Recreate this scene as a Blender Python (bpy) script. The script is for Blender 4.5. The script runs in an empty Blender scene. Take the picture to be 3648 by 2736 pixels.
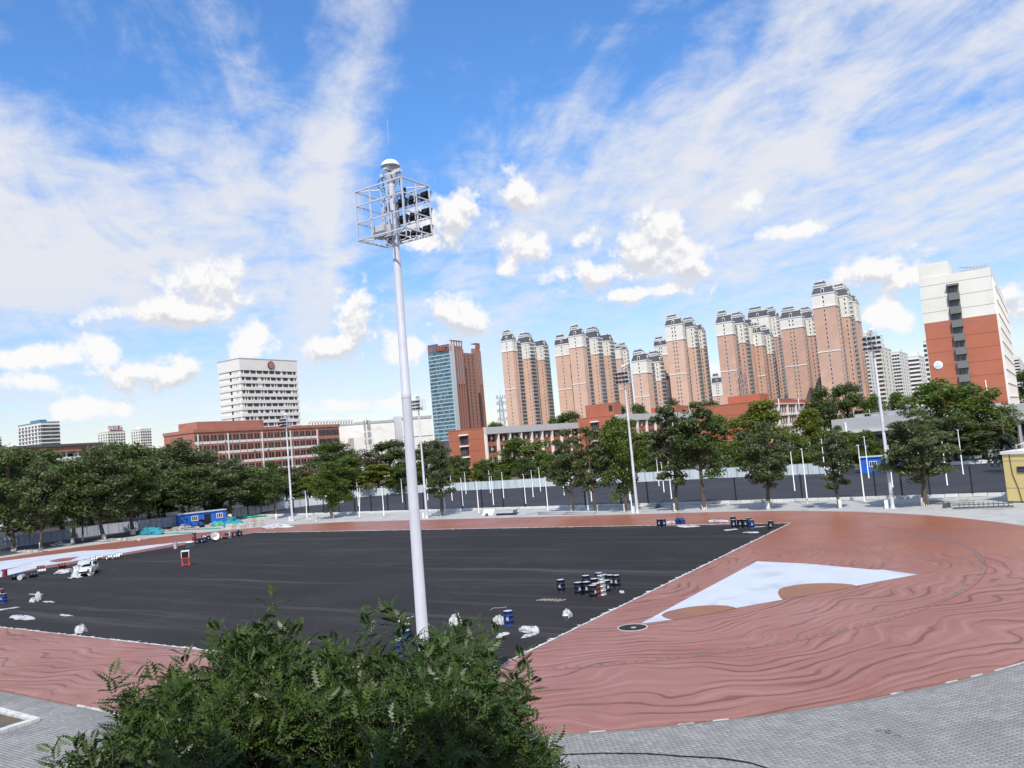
import bpy, math, random
import numpy as np
from mathutils import Matrix, Vector

random.seed(7)
RNG = np.random.default_rng(11)
PI = math.pi
scene = bpy.context.scene
COL = scene.collection

# ------------------------------------------------------------------ camera
# photo pixels (3648 x 2736) -> rays; used to work out where things stand
CF, CH = 2850.0, 10.7
CP, CR = math.radians(4.3), math.radians(5.0)
_F = np.array([0, math.cos(CP), math.sin(CP)])
_R0 = np.array([1.0, 0, 0])
_U0 = np.array([0, -math.sin(CP), math.cos(CP)])
_R = math.cos(CR) * _R0 - math.sin(CR) * _U0
_U = math.sin(CR) * _R0 + math.cos(CR) * _U0


def ray(x, y):
    return _F * CF + (x - 1824) * _R + (1368 - y) * _U


def gnd(x, y, z=0.0):
    d = ray(x, y)
    t = (z - CH) / d[2]
    return (d[0] * t, d[1] * t)


def at(x, y, Y):
    d = ray(x, y)
    t = Y / d[1]
    return (d[0] * t, Y, CH + d[2] * t)


cam = bpy.data.cameras.new("camera")
cam.sensor_width = 36
cam.sensor_fit = 'HORIZONTAL'
cam.lens = 36 * CF / 3648
cam.clip_end = 20000
cam.clip_start = 0.1
camo = bpy.data.objects.new("camera", cam)
COL.objects.link(camo)
m = Matrix.Identity(4)
for i in range(3):
    m[i][0] = _R[i]
    m[i][1] = _U[i]
    m[i][2] = -_F[i]
m[2][3] = CH
camo.matrix_world = m
scene.camera = camo

# ------------------------------------------------------------------ world, sun
SUN_EL = math.radians(50)
SUN_AZ = math.atan2(-0.05, -0.998)     # azimuth of the sun, clockwise from +Y
world = bpy.data.worlds.new("World")
scene.world = world
world.cycles.sampling_method = 'MANUAL'
world.cycles.sample_map_resolution = 256
world.use_nodes = True
wt = world.node_tree
for n in list(wt.nodes):
    wt.nodes.remove(n)


def wn(kind, **kw):
    n = wt.nodes.new(kind)
    for k, v in kw.items():
        setattr(n, k, v)
    return n


def sock(s, v):
    if isinstance(v, bpy.types.NodeSocket):
        wt.links.new(v, s)
    else:
        s.default_value = v


def wmath(op, a, b=None, c=None, clamp=False):
    n = wn('ShaderNodeMath', operation=op, use_clamp=clamp)
    sock(n.inputs[0], a)
    if b is not None:
        sock(n.inputs[1], b)
    if c is not None:
        sock(n.inputs[2], c)
    return n.outputs[0]


def wvec(op, a, b=None):
    n = wn('ShaderNodeVectorMath', operation=op)
    sock(n.inputs[0], a)
    if b is not None:
        sock(n.inputs[1], b)
    return n.outputs['Value'] if op in ('LENGTH', 'DOT_PRODUCT', 'DISTANCE') else n.outputs[0]


def wsmooth(x, lo, hi, o0=0.0, o1=1.0):
    n = wn('ShaderNodeMapRange', interpolation_type='SMOOTHSTEP')
    sock(n.inputs[0], x)
    n.inputs[1].default_value = lo
    n.inputs[2].default_value = hi
    n.inputs[3].default_value = o0
    n.inputs[4].default_value = o1
    return n.outputs[0]


def wnoise(vec, scale, detail=6, rough=0.55, dist=0.0):
    n = wn('ShaderNodeTexNoise')
    sock(n.inputs['Vector'], vec)
    n.inputs['Scale'].default_value = scale
    n.inputs['Detail'].default_value = detail
    n.inputs['Roughness'].default_value = rough
    n.inputs['Distortion'].default_value = dist
    return n.outputs[0]


def wmix(fac, a, b, blend='MIX'):
    n = wn('ShaderNodeMix', data_type='RGBA', blend_type=blend)
    sock(n.inputs[0], fac)
    sock(n.inputs[6], a)
    sock(n.inputs[7], b)
    return n.outputs[2]


def wcomb(x, y, z):
    n = wn('ShaderNodeCombineXYZ')
    for i, v in enumerate((x, y, z)):
        sock(n.inputs[i], v)
    return n.outputs[0]


sky = wn('ShaderNodeTexSky', sky_type='NISHITA')
sky.sun_disc = False
sky.sun_elevation = SUN_EL
sky.sun_rotation = SUN_AZ
sky.altitude = 50
sky.air_density = 1.0
sky.dust_density = 0.6
sky.ozone_density = 2.0
tc = wn('ShaderNodeTexCoord')
D = tc.outputs['Generated']
sep = wn('ShaderNodeSeparateXYZ')
wt.links.new(D, sep.inputs[0])
dx, dy, dz = sep.outputs
az = wmath('ARCTAN2', dx, dy)
el = wmath('ARCSINE', dz)
P2 = wcomb(az, el, 0.0)
# high thin cloud: a flat layer seen in perspective, combed along one wind direction
zz = wmath('ADD', wmath('MAXIMUM', dz, 0.0), 0.10)
qx = wmath('DIVIDE', dx, zz)
qy = wmath('DIVIDE', dy, zz)
WD = math.radians(-14)
along = wmath('ADD', wmath('MULTIPLY', qx, math.sin(WD)), wmath('MULTIPLY', qy, math.cos(WD)))
across = wmath('SUBTRACT', wmath('MULTIPLY', qx, math.cos(WD)), wmath('MULTIPLY', qy, math.sin(WD)))
Q1 = wcomb(wmath('MULTIPLY', across, 1.0), wmath('MULTIPLY', along, 0.30), 3.7)
Q2 = wcomb(wmath('MULTIPLY', across, 1.0), wmath('MULTIPLY', along, 0.75), 0.0)
big = wnoise(wcomb(across, wmath('MULTIPLY', along, 0.42), 8.2), 0.62, 2, 0.5, 0.3)
streak = wnoise(Q1, 3.0, 6, 0.62, 0.9)
fleck = wnoise(Q2, 5.5, 6, 0.66, 0.35)
# the wide veil on the left and the plume that rises from it
wob = wmath('MULTIPLY', wmath('SUBTRACT', big, 0.5), 1.1)
acw = wmath('ADD', across, wob)
alw = wmath('ADD', along, wmath('MULTIPLY', wob, 2.0))
veil = wmath('MULTIPLY', wsmooth(acw, 0.12, -0.35), wsmooth(acw, -2.6, -1.2))
veil = wmath('MULTIPLY', veil, wmath('MULTIPLY', wsmooth(alw, 1.15, 1.75), wsmooth(alw, 4.0, 2.9)))
plume = wmath('SUBTRACT', 1.0, wmath('MULTIPLY', wmath('ABSOLUTE', wmath('ADD', acw, 0.04)), 6.5), clamp=True)
gap = wmath('MULTIPLY', wmath('SUBTRACT', 1.0, wmath('MULTIPLY', wmath('ABSOLUTE', wmath('SUBTRACT', acw, 0.33)), 4.2), clamp=True), wsmooth(alw, 2.6, 1.6))
cirr = wmath('ADD', wmath('MULTIPLY', big, 0.85), wmath('MULTIPLY', streak, 0.62))
cirr = wmath('ADD', cirr, wmath('MULTIPLY', fleck, 0.60))
cirr = wmath('ADD', cirr, wmath('MULTIPLY', veil, 0.23))
cirr = wmath('ADD', cirr, wmath('MULTIPLY', plume, 0.27))
cirr = wmath('SUBTRACT', cirr, wmath('MULTIPLY', gap, 0.18))
cirr = wmath('ADD', cirr, wmath('MULTIPLY', wsmooth(acw, 0.50, 0.95), wsmooth(alw, 3.0, 1.9, 0.02, 0.15)))
cirrus = wsmooth(cirr, 0.87, 1.30, 0.02, 0.97)
cirrus = wmath('MULTIPLY', cirrus, wsmooth(dz, 0.05, 0.24, 0.45, 1.0))

# heaped fair-weather clouds (azimuth, elevation, half width, half height)
CUM = [(1400, 545, 140, 62), (1290, 590, 150, 38), (1495, 560, 55, 60), (1130, 545, 62, 42), (1100, 580, 35, 16), (1115, 412, 46, 46),
       (975, 470, 75, 52), (905, 510, 60, 25), (775, 680, 58, 58), (720, 760, 70, 34), (985, 690, 70, 44), (470, 612, 92, 42),
       (540, 745, 52, 34), (370, 685, 110, 26), (230, 762, 56, 26), (310, 800, 104, 34), (865, 745, 42, 42),
       (1905, 580, 66, 40), (1950, 598, 60, 22), (1905, 680, 52, 30), (1705, 500, 62, 15), (1610, 437, 44, 17),
       (200, 885, 70, 20), (740, 876, 66, 15), (845, 870, 56, 16), (70, 830, 80, 20), (90, 772, 90, 20),
       (2190, 680, 60, 40), (1545, 800, 40, 26), (1400, 632, 150, 20)]


def cum_density(shift, blobs):
    P = wvec('ADD', P2, (0.0, shift, 0.0))
    Dn = wvec('ADD', D, (0.0, 0.0, shift))
    best = None
    for (vx, vy, w, h) in blobs:
        d = ray(vx * 1.6492, vy * 1.6492)
        a0 = math.atan2(d[0], d[1])
        e0 = math.asin(d[2] / np.linalg.norm(d))
        n = wn('ShaderNodeVectorMath', operation='MULTIPLY_ADD')
        wt.links.new(P, n.inputs[0])
        sx, sy = 1728.0 / (w * 1.2), 1728.0 / (h * 1.32)
        n.inputs[1].default_value = (sx, sy, 0)
        n.inputs[2].default_value = (-a0 * sx, -e0 * sy, 0)
        ln = wvec('LENGTH', n.outputs[0])
        best = ln if best is None else wmath('MINIMUM', best, ln)
    # the same kind of cloud goes on all round the horizon outside the view
    band = wmath('ADD', wmath('ABSOLUTE', wmath('MULTIPLY', wmath('SUBTRACT', el, 0.16), 6.0)), wsmooth(wmath('ABSOLUTE', az), 0.62, 0.85, 3.0, 0.75))
    best = wmath('MINIMUM', best, band)
    n1 = wnoise(Dn, 25.0, 7, 0.60)
    s = wmath('SUBTRACT', 1.0, best)
    return wmath('ADD', s, wmath('MULTIPLY', wmath('SUBTRACT', n1, 0.5), 3.3))


c0 = cum_density(0.0, CUM)
c1 = cum_density(0.012, [c for c in CUM if c[2] * c[3] > 2000])
cmask = wmath('MULTIPLY', wsmooth(c0, 0.0, 0.60), wsmooth(el, 0.0, 0.03))
shade = wmath('ADD', wsmooth(wmath('SUBTRACT', c0, c1), -0.30, 0.42), wsmooth(c0, 1.6, 0.2, -0.05, 0.25), clamp=True)

skyt = wmix(wsmooth(dz, 0.0, 0.42), (1.18, 1.12, 1.16, 1), (0.72, 1.26, 1.78, 1))
skyc = wmix(1.0, sky.outputs[0], skyt, 'MULTIPLY')
bright = wn('ShaderNodeVectorMath', operation='SCALE')
wt.links.new(skyc, bright.inputs[0])
bright.inputs['Scale'].default_value = 1.16
skyc = bright.outputs[0]
SK = 0.11
col = wmix(cirrus, skyc, (0.80 / SK, 0.82 / SK, 0.88 / SK, 1))
ccol = wmix(shade, (0.64 / SK, 0.66 / SK, 0.74 / SK, 1), (0.98 / SK, 0.97 / SK, 0.97 / SK, 1))
col = wmix(cmask, col, ccol)
bg = wn('ShaderNodeBackground')
wt.links.new(col, bg.inputs[0])
bg.inputs[1].default_value = SK
wo = wn('ShaderNodeOutputWorld')
wt.links.new(bg.outputs[0], wo.inputs[0])

sl = bpy.data.lights.new("sun", 'SUN')
sl.energy = 4.3
sl.angle = math.radians(0.53)
sl.color = (1.0, 0.95, 0.88)
so = bpy.data.objects.new("sun", sl)
COL.objects.link(so)
sd = Vector((math.sin(SUN_AZ) * math.cos(SUN_EL), math.cos(SUN_AZ) * math.cos(SUN_EL), math.sin(SUN_EL)))
so.rotation_euler = sd.to_track_quat('Z', 'Y').to_euler()
scene.view_settings.view_transform = 'Standard'
scene.view_settings.look = 'None'
scene.view_settings.exposure = 0.0
scene.view_settings.gamma = 1.0
scene.view_settings.use_curve_mapping = False

# ------------------------------------------------------------------ materials
MATS = {}


def new_mat(name):
    mt = bpy.data.materials.new(name)
    mt.use_nodes = True
    MATS[name] = mt
    nt = mt.node_tree
    return mt, nt, nt.nodes['Principled BSDF']


def mat(name, color, rough=0.7, var=0.12, scale=1.5, bump=0.0, metallic=0.0, spec=0.4, stain=None, isl=0.0, coord='Object'):
    """painted or raw surface: base colour broken up by noise, optional stains and grain"""
    if name in MATS:
        return MATS[name]
    mt, nt, b = new_mat(name)
    N, L = nt.nodes, nt.links
    b.inputs['Roughness'].default_value = rough
    b.inputs['Metallic'].default_value = metallic
    b.inputs['Specular IOR Level'].default_value = spec
    t = N.new('ShaderNodeTexCoord')
    n1 = N.new('ShaderNodeTexNoise')
    n1.inputs['Scale'].default_value = scale
    n1.inputs['Detail'].default_value = 8
    n1.inputs['Roughness'].default_value = 0.62
    L.new(t.outputs[coord], n1.inputs['Vector'])
    r = N.new('ShaderNodeMapRange')
    r.inputs[1].default_value = 0.25
    r.inputs[2].default_value = 0.75
    r.inputs[3].default_value = 1 - var
    r.inputs[4].default_value = 1 + var
    L.new(n1.outputs[0], r.inputs[0])
    val = r.outputs[0]
    if isl:
        g = N.new('ShaderNodeNewGeometry')
        oi = N.new('ShaderNodeObjectInfo')
        ad = N.new('ShaderNodeMath'); ad.operation = 'ADD'
        L.new(g.outputs['Random Per Island'], ad.inputs[0])
        L.new(oi.outputs['Random'], ad.inputs[1])
        fr = N.new('ShaderNodeMath'); fr.operation = 'FRACT'
        L.new(ad.outputs[0], fr.inputs[0])
        mr = N.new('ShaderNodeMapRange')
        mr.inputs[3].default_value = 1 - isl
        mr.inputs[4].default_value = 1 + isl
        L.new(fr.outputs[0], mr.inputs[0])
        mu = N.new('ShaderNodeMath'); mu.operation = 'MULTIPLY'
        L.new(val, mu.inputs[0]); L.new(mr.outputs[0], mu.inputs[1])
        val = mu.outputs[0]
    sc = N.new('ShaderNodeVectorMath'); sc.operation = 'SCALE'
    sc.inputs[0].default_value = color[:3]
    L.new(val, sc.inputs['Scale'])
    out = sc.outputs[0]
    if stain:
        scol, sscale, thr, amt = stain
        n2 = N.new('ShaderNodeTexNoise')
        n2.inputs['Scale'].default_value = sscale
        n2.inputs['Detail'].default_value = 6
        n2.inputs['Distortion'].default_value = 0.6
        L.new(t.outputs[coord], n2.inputs['Vector'])
        r2 = N.new('ShaderNodeMapRange'); r2.interpolation_type = 'SMOOTHSTEP'
        r2.inputs[1].default_value = thr
        r2.inputs[2].default_value = thr + 0.18
        r2.inputs[4].default_value = amt
        L.new(n2.outputs[0], r2.inputs[0])
        mx = N.new('ShaderNodeMix'); mx.data_type = 'RGBA'
        L.new(r2.outputs[0], mx.inputs[0])
        L.new(out, mx.inputs[6])
        mx.inputs[7].default_value = (*scol[:3], 1)
        out = mx.outputs[2]
    L.new(out, b.inputs['Base Color'])
    if bump:
        bp = N.new('ShaderNodeBump')
        bp.inputs['Strength'].default_value = bump
        bp.inputs['Distance'].default_value = 0.02
        n3 = N.new('ShaderNodeTexNoise')
        n3.inputs['Scale'].default_value = scale * 14
        n3.inputs['Detail'].default_value = 5
        L.new(t.outputs[coord], n3.inputs['Vector'])
        L.new(n3.outputs[0], bp.inputs['Height'])
        L.new(bp.outputs[0], b.inputs['Normal'])
    return mt


def glass(name, color, rough=0.08):
    """window glass of far buildings: dark room behind a reflecting pane, panes differ a little"""
    mt, nt, b = new_mat(name)
    N, L = nt.nodes, nt.links
    oi = N.new('ShaderNodeObjectInfo')
    g = N.new('ShaderNodeNewGeometry')
    ad = N.new('ShaderNodeMath'); ad.operation = 'ADD'
    L.new(g.outputs['Random Per Island'], ad.inputs[0]); L.new(oi.outputs['Random'], ad.inputs[1])
    fr = N.new('ShaderNodeMath'); fr.operation = 'FRACT'
    L.new(ad.outputs[0], fr.inputs[0])
    mr = N.new('ShaderNodeMapRange')
    mr.inputs[3].default_value = 0.5
    mr.inputs[4].default_value = 1.7
    L.new(fr.outputs[0], mr.inputs[0])
    sc = N.new('ShaderNodeVectorMath'); sc.operation = 'SCALE'
    sc.inputs[0].default_value = color
    L.new(mr.outputs[0], sc.inputs['Scale'])
    L.new(sc.outputs[0], b.inputs['Base Color'])
    b.inputs['Roughness'].default_value = rough
    b.inputs['Specular IOR Level'].default_value = 0.6
    return mt


def leaf_mat(name, c_dark, c_light, transl=0.25, rough=0.5):
    mt, nt, b = new_mat(name)
    N, L = nt.nodes, nt.links
    g = N.new('ShaderNodeNewGeometry')
    oi = N.new('ShaderNodeObjectInfo')
    t = N.new('ShaderNodeTexCoord')
    n = N.new('ShaderNodeTexNoise')
    n.inputs['Scale'].default_value = 0.9
    n.inputs['Detail'].default_value = 3
    L.new(t.outputs['Object'], n.inputs['Vector'])
    a = N.new('ShaderNodeMath'); a.operation = 'MULTIPLY_ADD'
    L.new(g.outputs['Random Per Island'], a.inputs[0])
    a.inputs[1].default_value = 0.55
    L.new(n.outputs[0], a.inputs[2])
    a2 = N.new('ShaderNodeMath'); a2.operation = 'MULTIPLY_ADD'
    L.new(oi.outputs['Random'], a2.inputs[0])
    a2.inputs[1].default_value = 0.25
    L.new(a.outputs[0], a2.inputs[2])
    mr = N.new('ShaderNodeMapRange')
    mr.inputs[1].default_value = 0.35
    mr.inputs[2].default_value = 1.3
    L.new(a2.outputs[0], mr.inputs[0])
    mx = N.new('ShaderNodeMix'); mx.data_type = 'RGBA'
    L.new(mr.outputs[0], mx.inputs[0])
    mx.inputs[6].default_value = (*c_dark, 1)
    mx.inputs[7].default_value = (*c_light, 1)
    L.new(mx.outputs[2], b.inputs['Base Color'])
    b.inputs['Roughness'].default_value = rough
    b.inputs['Specular IOR Level'].default_value = 0.3
    tr = N.new('ShaderNodeBsdfTranslucent')
    L.new(mx.outputs[2], tr.inputs[0])
    ms = N.new('ShaderNodeMixShader')
    ms.inputs[0].default_value = transl
    L.new(b.outputs[0], ms.inputs[1])
    L.new(tr.outputs[0], ms.inputs[2])
    L.new(ms.outputs[0], nt.nodes['Material Output'].inputs[0])
    return mt


# ------------------------------------------------------------------ mesh building
class MB:
    def __init__(self):
        self.v = []
        self.f = []
        self.m = []
        self.s = []

    def face(self, pts, mi=0, smooth=False):
        i = len(self.v)
        self.v.extend(pts)
        self.f.append(tuple(range(i, i + len(pts))))
        self.m.append(mi)
        self.s.append(smooth)
        return self

    def box(self, x0, x1, y0, y1, z0, z1, mi=0, inset=None):
        i = len(self.v)
        a = inset or 0.0
        self.v += [(x0, y0, z0), (x1, y0, z0), (x1, y1, z0), (x0, y1, z0),
                   (x0 + a, y0 + a, z1), (x1 - a, y0 + a, z1), (x1 - a, y1 - a, z1), (x0 + a, y1 - a, z1)]
        for q in ((0, 3, 2, 1), (4, 5, 6, 7), (0, 1, 5, 4), (1, 2, 6, 5), (2, 3, 7, 6), (3, 0, 4, 7)):
            self.f.append(tuple(i + k for k in q))
            self.m.append(mi)
            self.s.append(False)
        return self

    def tube(self, p, q, r0, r1=None, n=8, mi=0, cap=True, smooth=True):
        r1 = r0 if r1 is None else r1
        p = Vector(p)
        q = Vector(q)
        d = (q - p).normalized()
        u = d.orthogonal().normalized()
        w = d.cross(u)
        i = len(self.v)
        for (c, r) in ((p, r0), (q, r1)):
            for k in range(n):
                t = 2 * PI * k / n
                self.v.append(tuple(c + (u * math.cos(t) + w * math.sin(t)) * r))
        for k in range(n):
            k2 = (k + 1) % n
            self.f.append((i + k, i + k2, i + n + k2, i + n + k))
            self.m.append(mi)
            self.s.append(smooth)
        if cap:
            self.f.append(tuple(i + k for k in reversed(range(n))))
            self.f.append(tuple(i + n + k for k in range(n)))
            self.m += [mi, mi]
            self.s += [False, False]
        return self

    def path(self, pts, rad, n=6, mi=0):
        """a bent tapering tube through pts"""
        pts = [Vector(p) for p in pts]
        if not isinstance(rad, (list, tuple)):
            rad = [rad] * len(pts)
        i0 = len(self.v)
        u = None
        for k, p in enumerate(pts):
            a = pts[max(k - 1, 0)]
            b = pts[min(k + 1, len(pts) - 1)]
            d = (b - a).normalized()
            u = d.orthogonal().normalized() if u is None else (u - d * u.dot(d)).normalized()
            w = d.cross(u)
            for j in range(n):
                t = 2 * PI * j / n
                self.v.append(tuple(p + (u * math.cos(t) + w * math.sin(t)) * rad[k]))
        for k in range(len(pts) - 1):
            for j in range(n):
                j2 = (j + 1) % n
                a = i0 + k * n
                self.f.append((a + j, a + j2, a + n + j2, a + n + j))
                self.m.append(mi)
                self.s.append(True)
        self.f.append(tuple(i0 + (len(pts) - 1) * n + j for j in range(n)))
        self.m.append(mi)
        self.s.append(False)
        return self

    def lathe(self, prof, n=16, c=(0, 0, 0), mi=0, smooth=True):
        i = len(self.v)
        for (r, z) in prof:
            for k in range(n):
                t = 2 * PI * k / n
                self.v.append((c[0] + r * math.cos(t), c[1] + r * math.sin(t), c[2] + z))
        for s in range(len(prof) - 1):
            for k in range(n):
                k2 = (k + 1) % n
                self.f.append((i + s * n + k, i + s * n + k2, i + (s + 1) * n + k2, i + (s + 1) * n + k))
                self.m.append(mi)
                self.s.append(smooth)
        return self

    def prism(self, poly, z0, z1, mi=0):
        n = len(poly)
        i = len(self.v)
        self.v += [(x, y, z0) for x, y in poly] + [(x, y, z1) for x, y in poly]
        self.f.append(tuple(i + n + k for k in range(n)))
        self.f.append(tuple(i + k for k in reversed(range(n))))
        self.m += [mi, mi]
        self.s += [False, False]
        for k in range(n):
            k2 = (k + 1) % n
            self.f.append((i + k, i + k2, i + n + k2, i + n + k))
            self.m.append(mi)
            self.s.append(False)
        return self

    def mesh(self, name, mats):
        me = bpy.data.meshes.new(name)
        me.from_pydata([tuple(map(float, p)) for p in self.v], [], self.f)
        for mt in (mats if isinstance(mats, (list, tuple)) else [mats]):
            me.materials.append(mt)
        me.polygons.foreach_set('material_index', self.m)
        me.polygons.foreach_set('use_smooth', self.s)
        me.update()
        return me

    def build(self, name, mats, parent=None, loc=(0, 0, 0), rz=0.0):
        return inst(name, self.mesh(name, mats), parent, loc, rz)


def inst(name, me, parent=None, loc=(0, 0, 0), rz=0.0, scale=None):
    o = bpy.data.objects.new(name, me)
    COL.objects.link(o)
    if parent is not None:
        o.parent = parent
    o.location = loc
    if rz:
        o.rotation_euler = (0, 0, rz)
    if scale is not None:
        o.scale = scale
    return o


def tag(o, label=None, cat=None, group=None, kind=None):
    if label:
        o['label'] = label
    if cat:
        o['category'] = cat
    if group:
        o['group'] = group
    if kind:
        o['kind'] = kind
    return o


def thing(name, label, cat, loc=(0, 0, 0), rz=0.0, group=None):
    o = bpy.data.objects.new(name, None)
    o.empty_display_size = 0.3
    COL.objects.link(o)
    o.location = loc
    o.rotation_euler = (0, 0, rz)
    return tag(o, label, cat, group)


def copy_tree(src, parent=None):
    c = src.copy()
    COL.objects.link(c)
    if parent is not None:
        c.parent = parent
        c.matrix_parent_inverse.identity()
    for ch in src.children:
        copy_tree(ch, c)
    return c


def quick_mesh(name, V, F, mats, mi=None, smooth=False):
    """numpy vertices (n,3) and faces (m,k) -> mesh"""
    V = np.asarray(V, dtype=np.float32)
    F = np.asarray(F, dtype=np.int32)
    me = bpy.data.meshes.new(name)
    k = F.shape[1]
    me.vertices.add(len(V))
    me.vertices.foreach_set('co', V.ravel())
    me.loops.add(F.size)
    me.loops.foreach_set('vertex_index', F.ravel())
    me.polygons.add(len(F))
    me.polygons.foreach_set('loop_start', np.arange(0, F.size, k, dtype=np.int32))
    for mt in (mats if isinstance(mats, (list, tuple)) else [mats]):
        me.materials.append(mt)
    if mi is not None:
        me.polygons.foreach_set('material_index', np.asarray(mi, dtype=np.int32))
    if smooth:
        me.polygons.foreach_set('use_smooth', np.ones(len(F), dtype=bool))
    me.update(calc_edges=True)
    return me


# the campus grid: a runs along the straights to the right, b away from us
GA = math.atan2(-0.552, 0.834)
AX = np.array([0.834, -0.552])
BX = np.array([0.552, 0.834])


def grid(a, b):
    p = a * AX + b * BX
    return (float(p[0]), float(p[1]))


def togrid(p):
    p = np.array(p)
    return float(p @ AX), float(p @ BX)


def corner_fit(pl, pc, pr, Y):
    """where a block with three visible top corners (photo px) stands, its near corner Y metres off"""
    def d2(p):
        d = ray(*p)
        return np.array([d[0], d[1]])
    C = d2(pc) * (Y / d2(pc)[1])
    H = at(pc[0], pc[1], Y)[2]
    M = np.array([d2(pl), AX]).T
    W = np.linalg.solve(M, C)[1]
    Lr = 10.0
    if pr is not None:
        M = np.array([d2(pr), -BX]).T
        Lr = np.linalg.solve(M, C)[1]
    return C, abs(W), abs(Lr), H


ORD = ['first', 'second', 'third', 'fourth', 'fifth', 'sixth', 'seventh', 'eighth', 'ninth', 'tenth', 'eleventh', 'twelfth',
       'thirteenth', 'fourteenth', 'fifteenth', 'sixteenth', 'seventeenth', 'eighteenth', 'nineteenth', 'twentieth',
       'twenty-first', 'twenty-second', 'twenty-third', 'twenty-fourth', 'twenty-fifth', 'twenty-sixth', 'twenty-seventh',
       'twenty-eighth', 'twenty-ninth', 'thirtieth', 'thirty-first', 'thirty-second', 'thirty-third', 'thirty-fourth',
       'thirty-fifth', 'thirty-sixth', 'thirty-seventh', 'thirty-eighth', 'thirty-ninth', 'fortieth']

# ------------------------------------------------------------------ ground materials
def pos_grid_nodes(N, L):
    """returns sockets a, b (metres along the campus grid) from world position"""
    g = N.new('ShaderNodeNewGeometry')
    out = []
    for ax in (AX, BX):
        d = N.new('ShaderNodeVectorMath'); d.operation = 'DOT_PRODUCT'
        L.new(g.outputs['Position'], d.inputs[0])
        d.inputs[1].default_value = (ax[0], ax[1], 0)
        out.append(d.outputs['Value'])
    return g.outputs['Position'], out[0], out[1]


class NT:
    def __init__(self, nt):
        self.N, self.L = nt.nodes, nt.links

    def put(self, s, v):
        if isinstance(v, bpy.types.NodeSocket):
            self.L.new(v, s)
        else:
            s.default_value = v

    def m(self, op, a, b=None, c=None, clamp=False):
        n = self.N.new('ShaderNodeMath'); n.operation = op; n.use_clamp = clamp
        for i, v in enumerate((a, b, c)):
            if v is not None:
                self.put(n.inputs[i], v)
        return n.outputs[0]

    def noise(self, vec, scale, detail=5, rough=0.55, dist=0.0):
        n = self.N.new('ShaderNodeTexNoise')
        self.L.new(vec, n.inputs['Vector'])
        n.inputs['Scale'].default_value = scale
        n.inputs['Detail'].default_value = detail
        n.inputs['Roughness'].default_value = rough
        n.inputs['Distortion'].default_value = dist
        return n.outputs[0]

    def ss(self, x, lo, hi, o0=0.0, o1=1.0):
        n = self.N.new('ShaderNodeMapRange'); n.interpolation_type = 'SMOOTHSTEP'
        self.put(n.inputs[0], x)
        for i, v in enumerate((lo, hi, o0, o1)):
            n.inputs[i + 1].default_value = v
        return n.outputs[0]

    def mix(self, f, a, b, blend='MIX'):
        n = self.N.new('ShaderNodeMix'); n.data_type = 'RGBA'; n.blend_type = blend
        self.put(n.inputs[0], f)
        self.put(n.inputs[6], a if isinstance(a, bpy.types.NodeSocket) else (*a, 1))
        self.put(n.inputs[7], b if isinstance(b, bpy.types.NodeSocket) else (*b, 1))
        return n.outputs[2]

    def xyz(self, x, y, z=0.0):
        n = self.N.new('ShaderNodeCombineXYZ')
        for i, v in enumerate((x, y, z)):
            self.put(n.inputs[i], v)
        return n.outputs[0]

    def bump(self, h, strength, dist, b):
        n = self.N.new('ShaderNodeBump')
        n.inputs['Strength'].default_value = strength
        n.inputs['Distance'].default_value = dist
        self.L.new(h, n.inputs['Height'])
        self.L.new(n.outputs[0], b.inputs['Normal'])


RC_A, RC_B = -35.0, 59.5      # centre of the near bend
LC_A = -99.0                  # centre of the far bend
R_OUT, R_IN = 38.8, 30.3


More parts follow.
